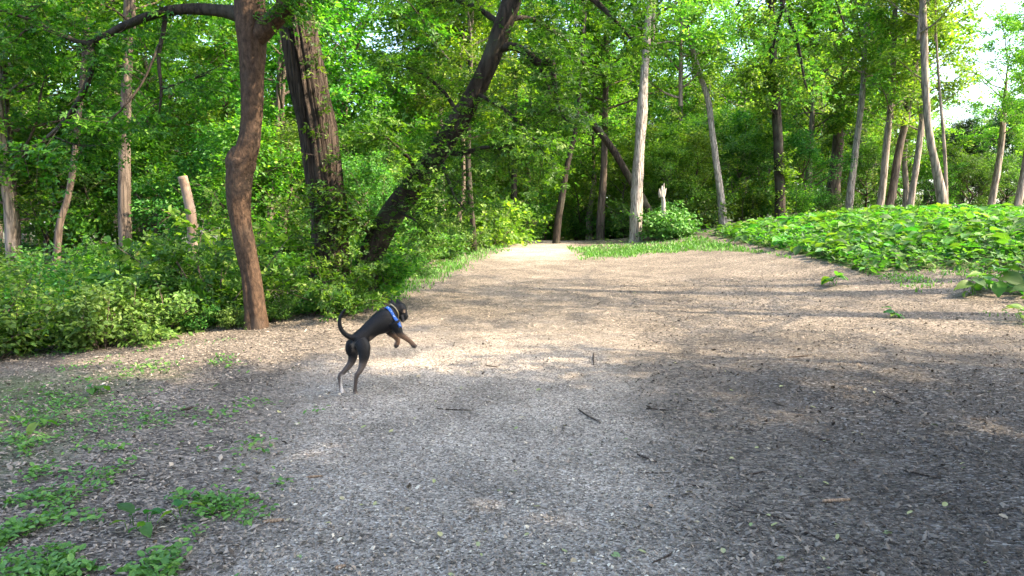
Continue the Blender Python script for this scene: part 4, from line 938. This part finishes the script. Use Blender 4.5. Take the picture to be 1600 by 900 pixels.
    pick = rng.choice(nt, 26000, p=ar/ar.sum()); w1 = rng.uniform(0, 1, (26000, 2)); fl_ = w1.sum(1) > 1; w1[fl_] = 1-w1[fl_]
    hp = A_[pick]+w1[:, :1]*(B_-A_)[pick]+w1[:, 1:]*(C_-A_)[pick]; hn_ = fn[pick]
    lay = np.array([-.55, -.4, -.75])+rng.normal(size=(26000, 3))*.25; lay = lay-hn_*(lay*hn_).sum(1)[:, None]; lay /= np.linalg.norm(lay, axis=1)[:, None]+1e-9
    sd = np.cross(hn_, lay)*.0011; hl = rng.uniform(.006, .014, 26000)[:, None]
    HV = np.stack([hp-sd-hn_*.001, hp+sd-hn_*.001, hp+lay*hl+hn_*hl*.32], 1).reshape(-1, 3)
    hm = mesh_np('fur', HV, [np.arange(78000).reshape(-1, 3)], None, False, m)
    at = hm.attributes.new('coat', 'FLOAT_COLOR', 'POINT'); hc = coatcol[tv[pick, 0]]*rng.uniform(.7, 1.9, 26000)[:, None]
    at.data.foreach_set('color', np.repeat(np.column_stack([hc, np.ones(26000)]), 3, 0).astype(np.float32).ravel())
    root = thing('dog', 'black and tan dog in a blue harness rearing up on its hind legs', 'dog', tuple(o0))
    obj('body', m2, root); stuff_obj('fur', hm, root)
    def plain(name, c, rough=.6):
        m, N, L, out = mat(name); p = N('BsdfPrincipled', Roughness=rough); tc = N('TexCoord'); w = N('TexNoise', Scale=220.0); L(tc.outputs['Object'], w.inputs['Vector'])
        L(mixc(N, L, w.outputs['Fac'], tuple(.7*q for q in c), tuple(min(1, 1.25*q) for q in c)), p.inputs['Base Color']); L(p.outputs[0], out.inputs[0]); return m
    blue = plain('blue_webbing', (.02, .11, .42)); tan = plain('tan_collar', (.26, .215, .12)); white = plain('white_print', (.7, .74, .8))
    from mathutils.bvhtree import BVHTree
    bv = BVHTree.FromPolygons([tuple(v.co) for v in m2.vertices], [tuple(p.vertices) for p in m2.polygons])
    def band(name, c, ax, width, out_, mtl, up=(0, 0, 1), maxr=.2):
        """strap: a ring round the body in the plane through c square to ax, wrapped onto the coat"""
        c = Vector(c); ax = Vector(ax).normalized(); u = ax.cross(Vector(up)).normalized(); v = ax.cross(u); seg = 56; Vv = []; th_ = .004
        for s in (-.5, .5):
            for q in range(seg):
                a = 2*math.pi*q/seg; d = u*math.cos(a)+v*math.sin(a); p0 = c+ax*s*width
                h = bv.ray_cast(p0+d*maxr, -d, maxr)
                rr = (h[0]-p0).length if h[0] is not None else .06
                Vv.append((p0, d, rr))
        rs = np.array([w[2] for w in Vv]).reshape(2, seg)
        for _ in range(2): rs = (np.roll(rs, 1, 1)+2*rs+np.roll(rs, -1, 1))/4
        verts = []
        for k in (out_, out_+th_):
            for s in range(2):
                for q in range(seg):
                    p0, d, _ = Vv[s*seg+q]; verts.append(p0+d*(rs[s, q]+k))
        j = np.arange(seg); k = (j+1) % seg; g = lambda L_, s: (L_*2+s)*seg
        Q = np.vstack([np.stack([g(1, 0)+j, g(1, 0)+k, g(1, 1)+k, g(1, 1)+j], -1), np.stack([g(0, 1)+j, g(0, 1)+k, g(0, 0)+k, g(0, 0)+j], -1), np.stack([g(0, 0)+j, g(0, 0)+k, g(1, 0)+k, g(1, 0)+j], -1), np.stack([g(1, 1)+j, g(1, 1)+k, g(0, 1)+k, g(0, 1)+j], -1)])
        return mesh_np(name, np.array(verts), [Q], None, True, mtl), Vv, rs
    ax = D(640, 215, .30)-D(530, 283, .21)
    me, Vv, rs = band('harness', D(585, 240, .262), D(628, 222, .30)-D(540, 268, .225), .034, .003, blue, maxr=.22)
    hn = obj('harness', me, root)
    me, _, _ = band('collar', D(612, 208, .296), D(640, 192, .33)-D(585, 228, .27), .012, .003, tan, maxr=.15)
    obj('collar', me, root)
    # pale marks on the harness and its D ring
    for q in range(56):
        p0, d, _ = Vv[q]; pa = p0+d*(rs[0, q]+.009)
        if d.y < -.3 and q % 5 == 0:
            p1 = Vv[56+q][0]+Vv[56+q][1]*(rs[1, q]+.009); mid = (pa+p1)/2
            s = bmesh.new(); bmesh.ops.create_icosphere(s, subdivisions=1, radius=.005)
            mm = bpy.data.meshes.new('print_mark'); s.to_mesh(mm); s.free(); mm.materials.append(white)
            k = obj('print_mark', mm, hn, tuple(mid)); k.scale = (1, .5, 1)
    # eye, nose
    for nm, c, r_, col_ in (('nose', D(703, 243, .335), .013, (.01, .01, .01)), ('eye', D(668, 212, .285), .008, (.02, .012, .008))):
        s = bmesh.new(); bmesh.ops.create_icosphere(s, subdivisions=2, radius=r_); mm = bpy.data.meshes.new(nm); s.to_mesh(mm); s.free()
        mm.materials.append(plain(nm+'_black', col_, .25)); obj(nm, mm, root, tuple(c))
build_dog()
print('TRIS', sum(len(m.polygons) for m in bpy.data.meshes), 'OBJ', len(bpy.data.objects))
